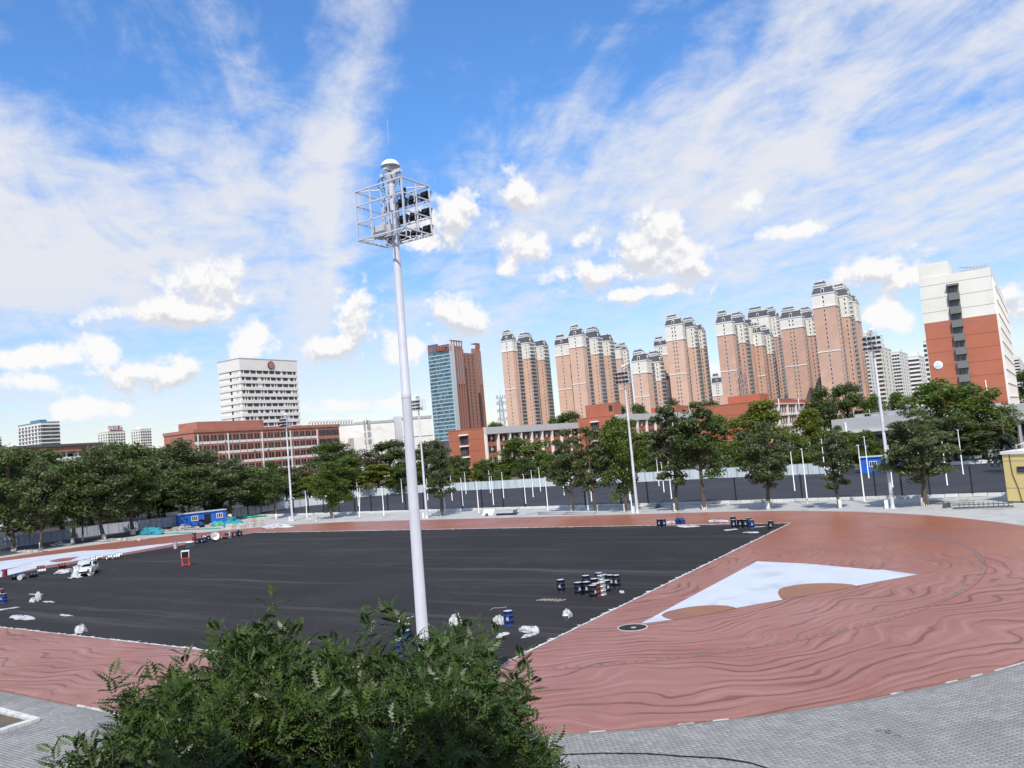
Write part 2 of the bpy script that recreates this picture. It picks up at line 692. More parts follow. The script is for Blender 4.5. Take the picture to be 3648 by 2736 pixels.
def track_material():
    mt, nt, b = new_mat('poured_red_rubber')
    T = NT(nt)
    pos, a, bb = pos_grid_nodes(T.N, T.L)
    # slow meanders of the squeegee
    w1 = T.m('MULTIPLY', T.m('SUBTRACT', T.noise(pos, 0.075, 2, 0.5), 0.5), 11.0)
    w2 = T.m('MULTIPLY', T.m('SUBTRACT', T.noise(pos, 0.30, 2, 0.5), 0.5), 1.3)
    ar = T.m('MAXIMUM', T.m('SUBTRACT', a, RC_A), 0.0)
    al = T.m('MINIMUM', T.m('SUBTRACT', a, LC_A), 0.0)
    aa = T.m('ADD', ar, al)
    db = T.m('SUBTRACT', bb, RC_B)
    r = T.m('SQRT', T.m('ADD', T.m('MULTIPLY', aa, aa), T.m('MULTIPLY', db, db)))
    th = T.m('MULTIPLY', T.m('ARCTAN2', db, aa), 33.0)
    arc = T.m('ADD', th, T.m('SUBTRACT', a, aa))
    rw = T.m('ADD', T.m('ADD', r, w1), w2)
    st = T.xyz(rw, T.m('MULTIPLY', arc, 0.085))
    n1 = T.noise(st, 2.5, 3, 0.5)
    ph = T.m('ADD', T.m('MULTIPLY', rw, 8.2), T.m('MULTIPLY', n1, 4.6))
    sn = T.m('SINE', ph)
    n2 = T.noise(T.xyz(rw, T.m('MULTIPLY', arc, 0.2), 5.0), 3.4, 3, 0.5)
    gate = T.ss(T.noise(T.xyz(rw, T.m('MULTIPLY', arc, 0.14), 9.0), 0.9, 3), 0.44, 0.60)
    # the near bend and straight are pinker, with squeegee ridges; the far side is smooth
    near_mix = T.ss(T.m('ADD', bb, T.m('MULTIPLY', T.m('SUBTRACT', T.noise(pos, 0.05, 3), 0.5), 34.0)), 82.0, 52.0)
    line = T.m('MULTIPLY', T.ss(sn, 0.70, 0.96), T.m('MULTIPLY_ADD', gate, 0.9, 0.1))
    line = T.m('MULTIPLY', line, T.m('MULTIPLY_ADD', near_mix, 0.85, 0.15))
    pale = T.m('MULTIPLY', T.m('MULTIPLY', T.ss(sn, -0.2, -0.95), T.ss(n1, 0.56, 0.42)), T.m('MULTIPLY', near_mix, 0.6))
    fine = T.noise(pos, 6.0, 6, 0.6)
    base = T.mix(near_mix, (0.315, 0.108, 0.053), (0.325, 0.132, 0.093))
    mott = T.noise(pos, 0.11, 5, 0.55)
    base = T.mix(T.ss(mott, 0.42, 0.66, 0, 0.55), base, (0.245, 0.090, 0.060))
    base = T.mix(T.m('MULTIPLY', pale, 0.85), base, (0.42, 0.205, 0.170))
    base = T.mix(T.m('MULTIPLY', T.ss(n2, 0.55, 0.68), T.m('MULTIPLY', near_mix, 0.3)), base, (0.42, 0.205, 0.170))
    base = T.mix(T.m('MULTIPLY', line, 0.75), base, (0.105, 0.034, 0.020))
    base = T.mix(T.ss(fine, 0.3, 0.75, 0, 0.22), base, (0.21, 0.085, 0.062))
    T.L.new(base, b.inputs['Base Color'])
    T.L.new(T.m('ADD', T.m('MULTIPLY', mott, 0.40), 0.22), b.inputs['Roughness'])
    b.inputs['Specular IOR Level'].default_value = 0.45
    h = T.m('SUBTRACT', T.m('MULTIPLY', fine, 0.15), line)
    T.bump(h, 0.6, 0.04, b)
    return mt


def asphalt_material(name, c0, c1, streak=0.5, light=(0.12, 0.115, 0.115)):
    mt, nt, b = new_mat(name)
    T = NT(nt)
    pos, a, bb = pos_grid_nodes(T.N, T.L)
    w = T.m('MULTIPLY', T.m('SUBTRACT', T.noise(pos, 0.12, 2), 0.5), 1.6)
    lanes = T.noise(T.xyz(T.m('MULTIPLY', a, 0.035), T.m('ADD', bb, w)), 0.55, 6, 0.62)
    seam = T.noise(T.xyz(T.m('MULTIPLY', a, 0.02), T.m('ADD', bb, T.m('MULTIPLY', w, 0.3)), 4.0), 2.3, 3, 0.6)
    fine = T.noise(pos, 9.0, 4, 0.65)
    blot = T.noise(pos, 0.06, 5, 0.6, 0.4)
    c = T.mix(T.ss(blot, 0.35, 0.7), c0, c1)
    c = T.mix(T.ss(lanes, 0.52, 0.74, 0, streak), c, light)
    c = T.mix(T.ss(seam, 0.62, 0.76, 0, streak * 0.8), c, light)
    c = T.mix(T.ss(seam, 0.36, 0.26, 0, 0.6), c, (0.012, 0.0115, 0.0115))
    dust = T.m('MULTIPLY', T.ss(T.noise(pos, 0.21, 6, 0.65, 0.5), 0.58, 0.75), 0.35)
    c = T.mix(dust, c, (0.085, 0.072, 0.062))
    c = T.mix(T.ss(fine, 0.45, 0.8, 0, 0.5), c, (0.06, 0.058, 0.06))
    T.L.new(c, b.inputs['Base Color'])
    b.inputs['Roughness'].default_value = 0.85
    b.inputs['Specular IOR Level'].default_value = 0.25
    T.bump(fine, 0.3, 0.02, b)
    return mt


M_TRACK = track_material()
M_ASPH = asphalt_material('dark_asphalt', (0.0175, 0.0152, 0.0142), (0.028, 0.0245, 0.023), 0.65, (0.088, 0.084, 0.083))
M_COURT = asphalt_material('court_asphalt', (0.034, 0.035, 0.043), (0.048, 0.049, 0.058), 0.30, (0.075, 0.075, 0.082))
M_YARD = asphalt_material('yard_asphalt', (0.045, 0.044, 0.045), (0.075, 0.072, 0.070), 0.3)
M_SOIL = mat('bare_soil', (0.13, 0.105, 0.07), 0.95, 0.35, 0.4, 0.4, stain=((0.05, 0.08, 0.03), 0.15, 0.5, 0.8), coord='Object')
M_CONC = mat('pale_concrete', (0.42, 0.41, 0.385), 0.9, 0.16, 0.7, 0.3, stain=((0.27, 0.255, 0.235), 0.35, 0.52, 0.7))
M_PAVE = mat('grey_paver', (0.275, 0.268, 0.258), 0.88, 0.16, 0.9, 0.25, stain=((0.20, 0.196, 0.19), 0.22, 0.5, 0.7), isl=0.13, coord='Object')
M_JOINT = mat('paver_joint', (0.205, 0.20, 0.192), 0.95, 0.2, 2.0, 0.2)
M_WHITE = mat('white_primer', (0.53, 0.565, 0.61), 0.6, 0.07, 0.5, 0.05, stain=((0.36, 0.39, 0.43), 0.35, 0.50, 0.55), coord='Object')
M_CHALK = mat('chalky_white', (0.58, 0.575, 0.55), 0.85, 0.25, 2.2, 0.2, stain=((0.25, 0.235, 0.22), 1.6, 0.5, 0.8))
M_LENS = mat('brown_rubber', (0.29, 0.125, 0.058), 0.5, 0.10, 0.5, 0.05, stain=((0.235, 0.105, 0.078), 0.3, 0.5, 0.7), coord='Object')
M_KERB = mat('kerb_stone', (0.58, 0.57, 0.54), 0.9, 0.15, 2.0, 0.2, isl=0.1, stain=((0.36, 0.34, 0.31), 1.1, 0.55, 0.6))


def sheet(name, poly, z, mt, kind='structure', th=0.0):
    mb = MB()
    if th:
        mb.prism(poly, z - th, z)
    else:
        mb.face([(x, y, z) for x, y in poly])
    o = mb.build(name, mt)
    return tag(o, kind=kind)


def ccw(poly):
    s = sum(poly[i - 1][0] * poly[i][1] - poly[i][0] * poly[i - 1][1] for i in range(len(poly)))
    return poly if s > 0 else poly[::-1]


def gp(pts, ):
    return ccw([gnd(x, y) for x, y in pts])


sheet('ground', [(-6000, -3000), (6000, -3000), (6000, 9000), (-6000, 9000)], -0.03, M_SOIL)
sheet('campus_pavement', [grid(-230, -40), grid(130, -40), grid(130, 108), grid(-230, 118)], -0.012, M_CONC)
sheet('school_yard', [grid(-250, 10), grid(-142, 10), grid(-142, 200), grid(-250, 200)], -0.006, M_YARD)


def stadium(R, n=72):
    pts = []
    for k in range(n + 1):
        t = -PI / 2 + PI * k / n
        pts.append(grid(RC_A + R * math.cos(t), RC_B + R * math.sin(t)))
    for k in range(n + 1):
        t = PI / 2 + PI * k / n
        pts.append(grid(LC_A + R * math.cos(t), RC_B + R * math.sin(t)))
    return pts


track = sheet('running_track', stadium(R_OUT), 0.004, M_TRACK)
IA0, IA1, IB0, IB1 = -109.5, -23.6, 30.0, 86.0
infield = sheet('infield', [grid(IA0, IB0), grid(IA1, IB0), grid(IA1, IB1), grid(IA0, IB1)], 0.012, M_ASPH)
CK = [gnd(x * 1.6492, y * 1.6492) for x, y in ((700, 1111), (1100, 1100), (1500, 1090), (1930, 1078), (2212, 1069))]
CFAR = [gnd(x * 1.6492, y * 1.6492) for x, y in ((700, 1076), (960, 1064), (1400, 1045), (2050, 1010), (2212, 1000))]
k0 = np.array(CK[0]); k1 = np.array(CK[-1]); kd = (k1 - k0) / np.linalg.norm(k1 - k0); kn = np.array([-kd[1], kd[0]])
c_nl = k0 - kd * 22
c_nr = k1 + kd * 25
f0 = np.array(CFAR[1]); f1 = np.array(CFAR[-1]); fd = (f1 - f0) / np.linalg.norm(f1 - f0)
c_fl = f0 - fd * 60
c_fr = f1 + fd * 40
sheet('ball_court', [tuple(c_nl), tuple(c_nr), tuple(c_fr), tuple(c_fl)], 0.30, M_COURT, th=0.33)

# retaining kerb along the near side of the court, block by block
KL = float(np.linalg.norm(c_nr - c_nl))
kang = math.atan2(kd[1], kd[0])
kerb = thing('court_kerb', 'long low pale stone kerb along the near edge of the ball court', 'kerb', (*c_nl, 0), kang)
kb = MB().box(-0.72, 0.72, -0.42, 0.0, 0, 0.36, inset=0.025).mesh('kerb_block', M_KERB)
nk = int(KL / 1.47)
for k in range(nk):
    o = inst('kerb_block', kb, kerb, (0.75 + k * 1.47, random.uniform(-0.03, 0.03), random.uniform(-0.015, 0.02)))
# pale kerb stones along the far side, each with a rounded top
FL = float(np.linalg.norm(c_fr - c_fl))
fang = math.atan2(fd[1], fd[0])
fk = thing('far_court_kerb', 'bright white row of round-topped kerb stones along the far edge of the court', 'kerb', (*c_fl, 0.30), fang)
mb = MB()
pr = [(-0.95, 0), (0.95, 0), (0.95, 0.42), (0.7, 0.55), (0.3, 0.62), (-0.3, 0.62), (-0.7, 0.55), (-0.95, 0.42)]
n = len(pr)
i = len(mb.v)
for (x, z) in pr:
    mb.v.append((x, -0.3, z))
for (x, z) in pr:
    mb.v.append((x, 0.3, z))
mb.f.append(tuple(range(n))); mb.f.append(tuple(reversed(range(n, 2 * n))))
for k in range(n):
    mb.f.append(((k + 1) % n, k, n + k, n + (k + 1) % n))
mb.m = [0] * len(mb.f); mb.s = [False] * len(mb.f)
fkm = mb.mesh('kerb_stone', mat('white_kerb', (0.72, 0.71, 0.68), 0.85, 0.12, 1.0, 0.15, isl=0.08))
for k in range(int(FL / 2.0)):
    inst('kerb_stone', fkm, fk, (1 + k * 2.0, 0, random.uniform(-0.04, 0.03)))

# thin concrete edge round the outside of the track, in lengths
edge = thing('track_edging', 'thin pale edging strip where the red track meets the grey paving', 'edging', (0, 0, 0))
n = 116
for k in range(n):
    t0 = -PI / 2 - 0.02 + (PI * 0.62) * k / n
    mb = MB()
    pts = []
    t1 = t0 + (PI * 0.62) / n * 0.93
    for (R, t) in ((R_OUT + 0.005, t0), (R_OUT + 0.045, t0), (R_OUT + 0.045, t1), (R_OUT + 0.005, t1)):
        pts.append(grid(RC_A + R * math.cos(t), RC_B + R * math.sin(t)))
    z = 0.022 + random.uniform(-0.012, 0.008)
    mb.prism(ccw(pts), -0.012, z)
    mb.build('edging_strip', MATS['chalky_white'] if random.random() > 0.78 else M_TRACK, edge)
for k in range(60):
    a0 = RC_A - 0.4 - k * 1.25
    pts = [grid(a0, RC_B - R_OUT - 0.10), grid(a0 - 1.17, RC_B - R_OUT - 0.10), grid(a0 - 1.17, RC_B - R_OUT - 0.005), grid(a0, RC_B - R_OUT - 0.005)]
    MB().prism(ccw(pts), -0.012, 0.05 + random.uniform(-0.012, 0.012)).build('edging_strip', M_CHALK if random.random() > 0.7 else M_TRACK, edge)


# ragged white primer left along the edges of the infield
def ragged(p0, p1, step, w0, w1, inward, base_w=0.10):
    p0, p1 = np.array(p0), np.array(p1)
    L = np.linalg.norm(p1 - p0)
    d = (p1 - p0) / L
    nrm = np.array([-d[1], d[0]]) * inward
    mb = MB()
    t = 0
    z = 0.018
    w = base_w
    while t < L:
        s = step * random.uniform(0.4, 1.6)
        w2 = base_w + max(0, random.gauss(w0, w1))
        a = p0 + d * t
        bq = p0 + d * min(t + s, L)
        o = -nrm * 0.07
        mb.face([(*(a + o), z), (*(bq + o), z), (*(bq + nrm * w2), z), (*(a + nrm * w), z)][::(1 if inward > 0 else -1)])
        w = w2
        t += s
    return mb


gA = [grid(IA0, IB0), grid(IA1, IB0), grid(IA1, IB1), grid(IA0, IB1)]
mb = ragged(gA[1], gA[2], 0.16, 0.0, 0.13, 1, 0.05)
m2 = ragged(gA[2], gA[3], 0.3, 0.02, 0.10, 1, 0.2)
m3 = ragged(gA[0], gA[1], 0.16, 0.02, 0.14, 1, 0.05)
for q in (m2, m3):
    i = len(mb.v)
    mb.v += q.v
    mb.f += [tuple(i + k for k in f) for f in q.f]
    mb.m += q.m
    mb.s += q.s
o = mb.build('primer_margin', M_CHALK)
tag(o, kind='structure')

# white primed sector in the bend with two bare brown bays, and the far one on the left
Z5 = lambda l: [(2200 + .4123 * x, 1750 + .4123 * y) for x, y in l]
Z6 = lambda l: [(2736 + .4123 * x, 1500 + .4123 * y) for x, y in l]
sector = gp(Z5([(200, 1145), (440, 1017), (610, 925), (830, 808), (1050, 690), (1205, 607), (1650, 628), (2212, 680)]) + Z6([(1000, 1287), (1297, 1328), (1030, 1375), (775, 1423), (450, 1490), (130, 1545)]) + Z5([(1030, 1010), (760, 1062), (500, 1107), (350, 1128)]))
sheet('primed_sector', sector, 0.016, M_WHITE)
l1 = gp(Z5([(378, 1075), (400, 1055), (440, 1038), (520, 1020), (600, 1005), (690, 994), (780, 988), (870, 987), (950, 992), (1000, 1001), (1025, 1012), (940, 1031), (830, 1055), (660, 1086), (500, 1112), (440, 1106), (400, 1092)]))
l2 = gp(Z5([(1385, 870), (1400, 848), (1440, 830), (1550, 810), (1630, 801), (1720, 797), (1840, 796), (1950, 800), (2030, 808), (2075, 822), (1990, 840), (1900, 856), (1700, 892), (1560, 917), (1430, 940), (1405, 920), (1390, 895)]))
sheet('brown_bay', l1, 0.019, M_LENS)
sheet('brown_bay', l2, 0.019, M_LENS)
lw = gp([(0, 2057), (165, 2015), (412, 1975), (618, 1938), (912, 1897), (655, 1930), (520, 1944), (412, 1957), (288, 1963), (165, 1979), (0, 2000), (-160, 2030), (-200, 2110)])
sheet('primed_sector', lw, 0.016, M_WHITE)
lr = gp([(176, 1998), (214, 1990), (255, 1986), (284, 1983), (262, 1992), (248, 1998), (205, 2003), (182, 2002)])
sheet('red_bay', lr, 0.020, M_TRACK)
lr = gp([(0, 2032), (40, 2024), (108, 2012), (60, 2022), (0, 2036)])
sheet('red_bay', lr, 0.020, M_LENS)

# throwing circle: dark disc in a pale steel ring
cc = gnd(2253.6, 2236.5)
rad = abs(gnd(2307, 2232)[0] - gnd(2200, 2241)[0]) / 2
tc_ = thing('throwing_circle', 'dark round throwing circle in a pale ring at the tip of the white sector', 'throwing circle', (*cc, 0))
MB().lathe([(0.0, 0.018), (rad * 0.93, 0.018)], 40).build('disc', M_ASPH, tc_)
MB().lathe([(rad * 0.93, 0.006), (rad * 0.93, 0.035), (rad, 0.035), (rad, 0.006)], 40, smooth=False).build('rim', M_KERB, tc_)
MB().lathe([(0.0, 0.023), (0.16, 0.023)], 14, c=(0.05, -0.03, 0)).build('drain', M_CONC, tc_)

# ------------------------------------------------------------------ pavers in front
PA, PB = 0.24, 0.16
cells = []
for ia in range(-260, 220):
    for ib in range(-60, 290):
        a = ia * PA + (0.5 * PA if ib % 2 else 0)
        b = ib * PB
        x, y = grid(a + PA / 2, b + PB / 2)
        if y < 18 or y > 46:
            continue
        aa = max(a + PA / 2 - RC_A, 0)
        if math.hypot(aa, b + PB / 2 - RC_B) < R_OUT + 0.24:
            continue
        v = np.array([x, y, -CH])
        w = v @ _F
        sx = 1824 + CF * (v @ _R) / w
        sy = 1368 - CF * (v @ _U) / w
        if -20 < sx < 3670 and sy < 2760:
            if 330 < sx < 1700 and sy > 2540:
                continue
            cells.append((sy, sx, a, b))
pol = [(0, 2532), (144, 2568), (0, 2614), (-120, 2600), (-120, 2500)]
cells = [c for c in cells if not (c[1] < 150 and 2528 < c[0] < 2616 and c[1] < 150 - abs(c[0] - 2568) * 2.2)]
cells.sort(reverse=True)
pav = tag(bpy.data.objects.new('paving', None), kind='structure')
COL.objects.link(pav)
pm = []
for q in range(3):
    g = 0.006
    pm.append(MB().box(g, PA - g, g, PB - g, 0, 0.03, inset=0.004).mesh('paver', M_PAVE))
right = [c for c in cells if c[1] > 1700][:300]
rs = set(right)
for (sy, sx, a, b) in right:
    x, y = grid(a, b)
    inst('paver', random.choice(pm), pav, (x, y, -0.024 + random.uniform(-0.003, 0.003)), GA)
V, F = [], []
ca, sa = math.cos(GA), math.sin(GA)
for c in cells:
    if c in rs:
        continue
    x, y = grid(c[2], c[3])
    z0 = -0.02
    z1 = 0.006 + random.uniform(-0.003, 0.003)
    g, i2 = 0.006, 0.010
    i = len(V)
    for (u, v, z) in ((g, g, z0), (PA - g, g, z0), (PA - g, PB - g, z0), (g, PB - g, z0), (i2, i2, z1), (PA - i2, i2, z1), (PA - i2, PB - i2, z1), (i2, PB - i2, z1)):
        V.append((x + u * ca - v * sa, y + u * sa + v * ca, z))
    F += [(i + 4, i + 5, i + 6, i + 7), (i, i + 1, i + 5, i + 4), (i + 1, i + 2, i + 6, i + 5), (i + 2, i + 3, i + 7, i + 6), (i + 3, i, i + 4, i + 7)]
o = inst('paver_field', quick_mesh('paver_field', V, F, M_PAVE), pav)
tag(o, kind='stuff')
sheet('paving_bed', [grid(-90, -30), grid(40, -30), grid(40, 62), grid(-90, 62)], -0.008, M_JOINT)

# ------------------------------------------------------------------ building materials and pieces
M_TILEW = mat('cream_tile', (0.78, 0.745, 0.69), 0.6, 0.06, 0.3, 0.0, stain=((0.55, 0.52, 0.47), 0.12, 0.55, 0.5))
M_WPAINT = mat('white_paint_wall', (0.76, 0.74, 0.69), 0.8, 0.07, 0.3, 0.0, stain=((0.58, 0.55, 0.50), 0.2, 0.56, 0.5))
M_CREAM = mat('cream_render', (0.74, 0.705, 0.63), 0.85, 0.07, 0.15, 0.0, stain=((0.60, 0.56, 0.47), 0.10, 0.54, 0.45))
M_TAN = mat('tan_render', (0.66, 0.44, 0.335), 0.9, 0.09, 0.12, 0.0, stain=((0.57, 0.36, 0.27), 0.07, 0.5, 0.6))
M_TAN2 = mat('brick_tan_render', (0.55, 0.35, 0.268), 0.9, 0.10, 0.15, 0.0, stain=((0.66, 0.42, 0.30), 0.06, 0.50, 0.7))
M_SLATE = mat('slate_roof', (0.075, 0.080, 0.098), 0.6, 0.15, 0.5, 0.1)
M_ORANGE = mat('orange_render', (0.42, 0.140, 0.080), 0.85, 0.07, 0.25, 0.1, stain=((0.36, 0.120, 0.070), 0.2, 0.52, 0.6))
M_BROWNT = mat('red_brown_tile', (0.42, 0.175, 0.125), 0.75, 0.10, 0.4, 0.1, stain=((0.31, 0.125, 0.085), 0.25, 0.53, 0.6))
M_GREYC = mat('grey_render', (0.40, 0.405, 0.41), 0.85, 0.08, 0.4, 0.1, stain=((0.30, 0.30, 0.30), 0.4, 0.55, 0.6))
M_LGREY = mat('light_grey_render', (0.56, 0.56, 0.55), 0.85, 0.08, 0.4, 0.1, stain=((0.42, 0.41, 0.40), 0.4, 0.55, 0.6))
M_DGREY = mat('dark_grey_metal', (0.10, 0.105, 0.11), 0.5, 0.12, 2.0)
M_WMETAL = mat('white_metal', (0.78, 0.78, 0.77), 0.45, 0.05, 1.5)
M_FRAME = mat('dark_frame', (0.045, 0.042, 0.045), 0.5, 0.1, 2.0)
M_WFRAME = mat('white_frame', (0.72, 0.72, 0.70), 0.5, 0.06, 2.0)
M_MASONW = mat('ac_white', (0.75, 0.75, 0.72), 0.55, 0.06, 2.0)
M_BROWNTOW = mat('brown_pink_stone', (0.33, 0.16, 0.12), 0.75, 0.08, 0.3)
M_YELLOW = mat('yellow_render', (0.70, 0.545, 0.225), 0.85, 0.06, 0.8, 0.1, stain=((0.55, 0.42, 0.19), 0.8, 0.56, 0.5))
M_BLUE = mat('blue_sheet', (0.02, 0.125, 0.52), 0.45, 0.12, 1.2, 0.05, stain=((0.015, 0.07, 0.32), 0.8, 0.55, 0.6))
M_BLACK = mat('dark_room', (0.012, 0.012, 0.014), 0.9, 0.2, 1.0)
G_DARK = glass('dark_glass', (0.030, 0.036, 0.045), 0.10)
G_BLUE = glass('blue_curtain_glass', (0.065, 0.15, 0.20), 0.12)
G_GREY = glass('grey_glass', (0.085, 0.10, 0.115), 0.12)
G_TEAL = glass('teal_glass', (0.025, 0.045, 0.055), 0.14)

WINC = {}


def win(w, h, fr=0.09, nx=1, ny=1, frame=None, gl=None, depth=0.12, sill=0.0):
    """a window looking towards -y, its sill centre at the origin: frame, glazing bars and panes"""
    frame = frame or M_FRAME
    gl = gl or G_DARK
    key = (w, h, fr, nx, ny, frame.name, gl.name, depth, sill)
    if key in WINC:
        return WINC[key]
    mb = MB()
    mb.box(-w / 2, -w / 2 + fr, -depth, 0.02, 0, h)
    mb.box(w / 2 - fr, w / 2, -depth, 0.02, 0, h)
    mb.box(-w / 2 + fr, w / 2 - fr, -depth, 0.02, 0, fr)
    mb.box(-w / 2 + fr, w / 2 - fr, -depth, 0.02, h - fr, h)
    for k in range(1, nx):
        x = -w / 2 + w * k / nx
        mb.box(x - fr * .4, x + fr * .4, -depth * .8, 0.0, fr, h - fr)
    for k in range(1, ny):
        z = h * k / ny
        mb.box(-w / 2 + fr, w / 2 - fr, -depth * .7, 0.0, z - fr * .35, z + fr * .35)
    if sill:
        mb.box(-w / 2 - 0.08, w / 2 + 0.08, -depth - sill, 0.02, -0.12, -0.005)
    for k in range(nx):
        for j in range(ny):
            x0 = -w / 2 + w * k / nx + 0.01
            x1 = -w / 2 + w * (k + 1) / nx - 0.01
            z0, z1 = h * j / ny + 0.01, h * (j + 1) / ny - 0.01
            mb.face([(x0, -0.03, z0), (x1, -0.03, z0), (x1, -0.03, z1), (x0, -0.03, z1)], 1)
    me = mb.mesh('window', [frame, gl])
    WINC[key] = me
    return me


def ac_mesh():
    if 'ac' in WINC:
        return WINC['ac']
    mb = MB().box(-0.42, 0.42, -0.42, 0, 0, 0.62)
    mb.lathe([(0.0, 0), (0.22, 0)], 10, mi=1)
    for k in range(len(mb.v) - 20, len(mb.v)):
        x, y, z = mb.v[k]
        mb.v[k] = (x - 0.1, -0.425, 0.31 + y)
    WINC['ac'] = mb.mesh('air_conditioner', [M_MASONW, M_DGREY])
    return WINC['ac']


def on_a(root, name, me, y, z, x=0.0, rz=PI / 2):
    """put a piece on the face that looks along +a"""
    return inst(name, me, root, (x, y, z), rz)


def on_b(root, name, me, x, z, y=0.0):
    return inst(name, me, root, (x, y, z))


def z3(x, y):
    return (1450 + .4123 * x, 1100 + .4123 * y)


def z4(x, y):
    return (2200 + .4123 * x, 950 + .4123 * y)


def z5(x, y):
    return (2736 + .4123 * x, 900 + .4123 * y)


def z2(x, y):
    return (700 + .4123 * x, 1200 + .4123 * y)


def z1(x, y):
    return (.4123 * x, 1200 + .4123 * y)


# ------------------------------------------------------------------ residential towers
def mansard(mb, x0, x1, y0, y1, z0, h, ins):
    """slate slopes with a flat top (mat 0), white eaves and top rail (mat 1)"""
    mb.box(x0, x1, y0, y1, z0, z0 + h, 0, inset=ins)
    e = 0.35
    mb.box(x0 - e, x1 + e, y0 - e, y1 + e, z0 - 0.7, z0 - 0.002, 1)
    xa, xb, ya, yb = x0 + ins - .3, x1 - ins + .3, y0 + ins - .3, y1 - ins + .3
    mb.box(xa, xb, ya, yb, z0 + h + 0.002, z0 + h + 0.55, 1)
    for (px, py) in ((xa, ya), (xb, ya), (xa, yb), (xb, yb)):
        mb.box(px - .35, px + .35, py - .35, py + .35, z0 + h + 0.56, z0 + h + 1.3, 1)
    mb.tube((xa, ya, z0 + h + 1.1), (xb, ya, z0 + h + 1.1), 0.12, n=4, mi=1)
    mb.tube((xb, ya, z0 + h + 1.1), (xb, yb, z0 + h + 1.1), 0.12, n=4, mi=1)


def dormer_mesh():
    if 'dormer' in WINC:
        return WINC['dormer']
    mb = MB()
    w, h = 1.3, 2.0
    arc = [(math.cos(t) * w / 2, h + math.sin(t) * w / 2) for t in [PI * k / 8 for k in range(9)]]
    out = [(w / 2, 0)] + arc + [(-w / 2, 0)]
    o2 = [(x * 1.45, z * 1.16 if z > 0 else 0) for x, z in out]
    n = len(out)
    i = len(mb.v)
    for (x, z) in out:
        mb.v.append((x, -0.5, z))
    for (x, z) in o2:
        mb.v.append((x, -0.5, z))
    for (x, z) in o2:
        mb.v.append((x, 1.2, z))
    for k in range(n - 1):
        mb.f.append((i + k, i + n + k, i + n + k + 1, i + k + 1)); mb.m.append(0); mb.s.append(False)
        mb.f.append((i + n + k, i + 2 * n + k, i + 2 * n + k + 1, i + n + k + 1)); mb.m.append(0); mb.s.append(False)
    mb.face([(x, -0.38, z) for x, z in out], 1)
    WINC['dormer'] = mb.mesh('dormer', [M_WPAINT, G_DARK])
    return WINC['dormer']


def balcony_mesh(w, d, fh, wall):
    key = ('balc', w, d, fh, wall.name)
    if key in WINC:
        return WINC[key]
    mb = MB()
    mb.box(-w / 2, w / 2, -d, 0.0, 0, 0.22)
    mb.box(-w / 2, w / 2, -d - 0.05, -d + 0.12, 0.225, 0.95)
    mb.box(-w / 2, -w / 2 + 0.1, -d + 0.13, 0, 0.225, 0.95)
    mb.box(w / 2 - 0.1, w / 2, -d + 0.13, 0, 0.225, 0.95)
    mb.box(-w / 2 + 0.15, w / 2 - 0.15, -d + 0.25, -d + 0.30, 0.96, fh - 0.1, 1)
    for k in range(4):
        x = -w / 2 + 0.1 + (w - 0.2) * k / 3
        mb.box(x - 0.06, x + 0.06, -d + 0.14, -d + 0.24, 0.96, fh - 0.02, 0)
    WINC[key] = mb.mesh('balcony', [wall, G_TEAL])
    return WINC[key]


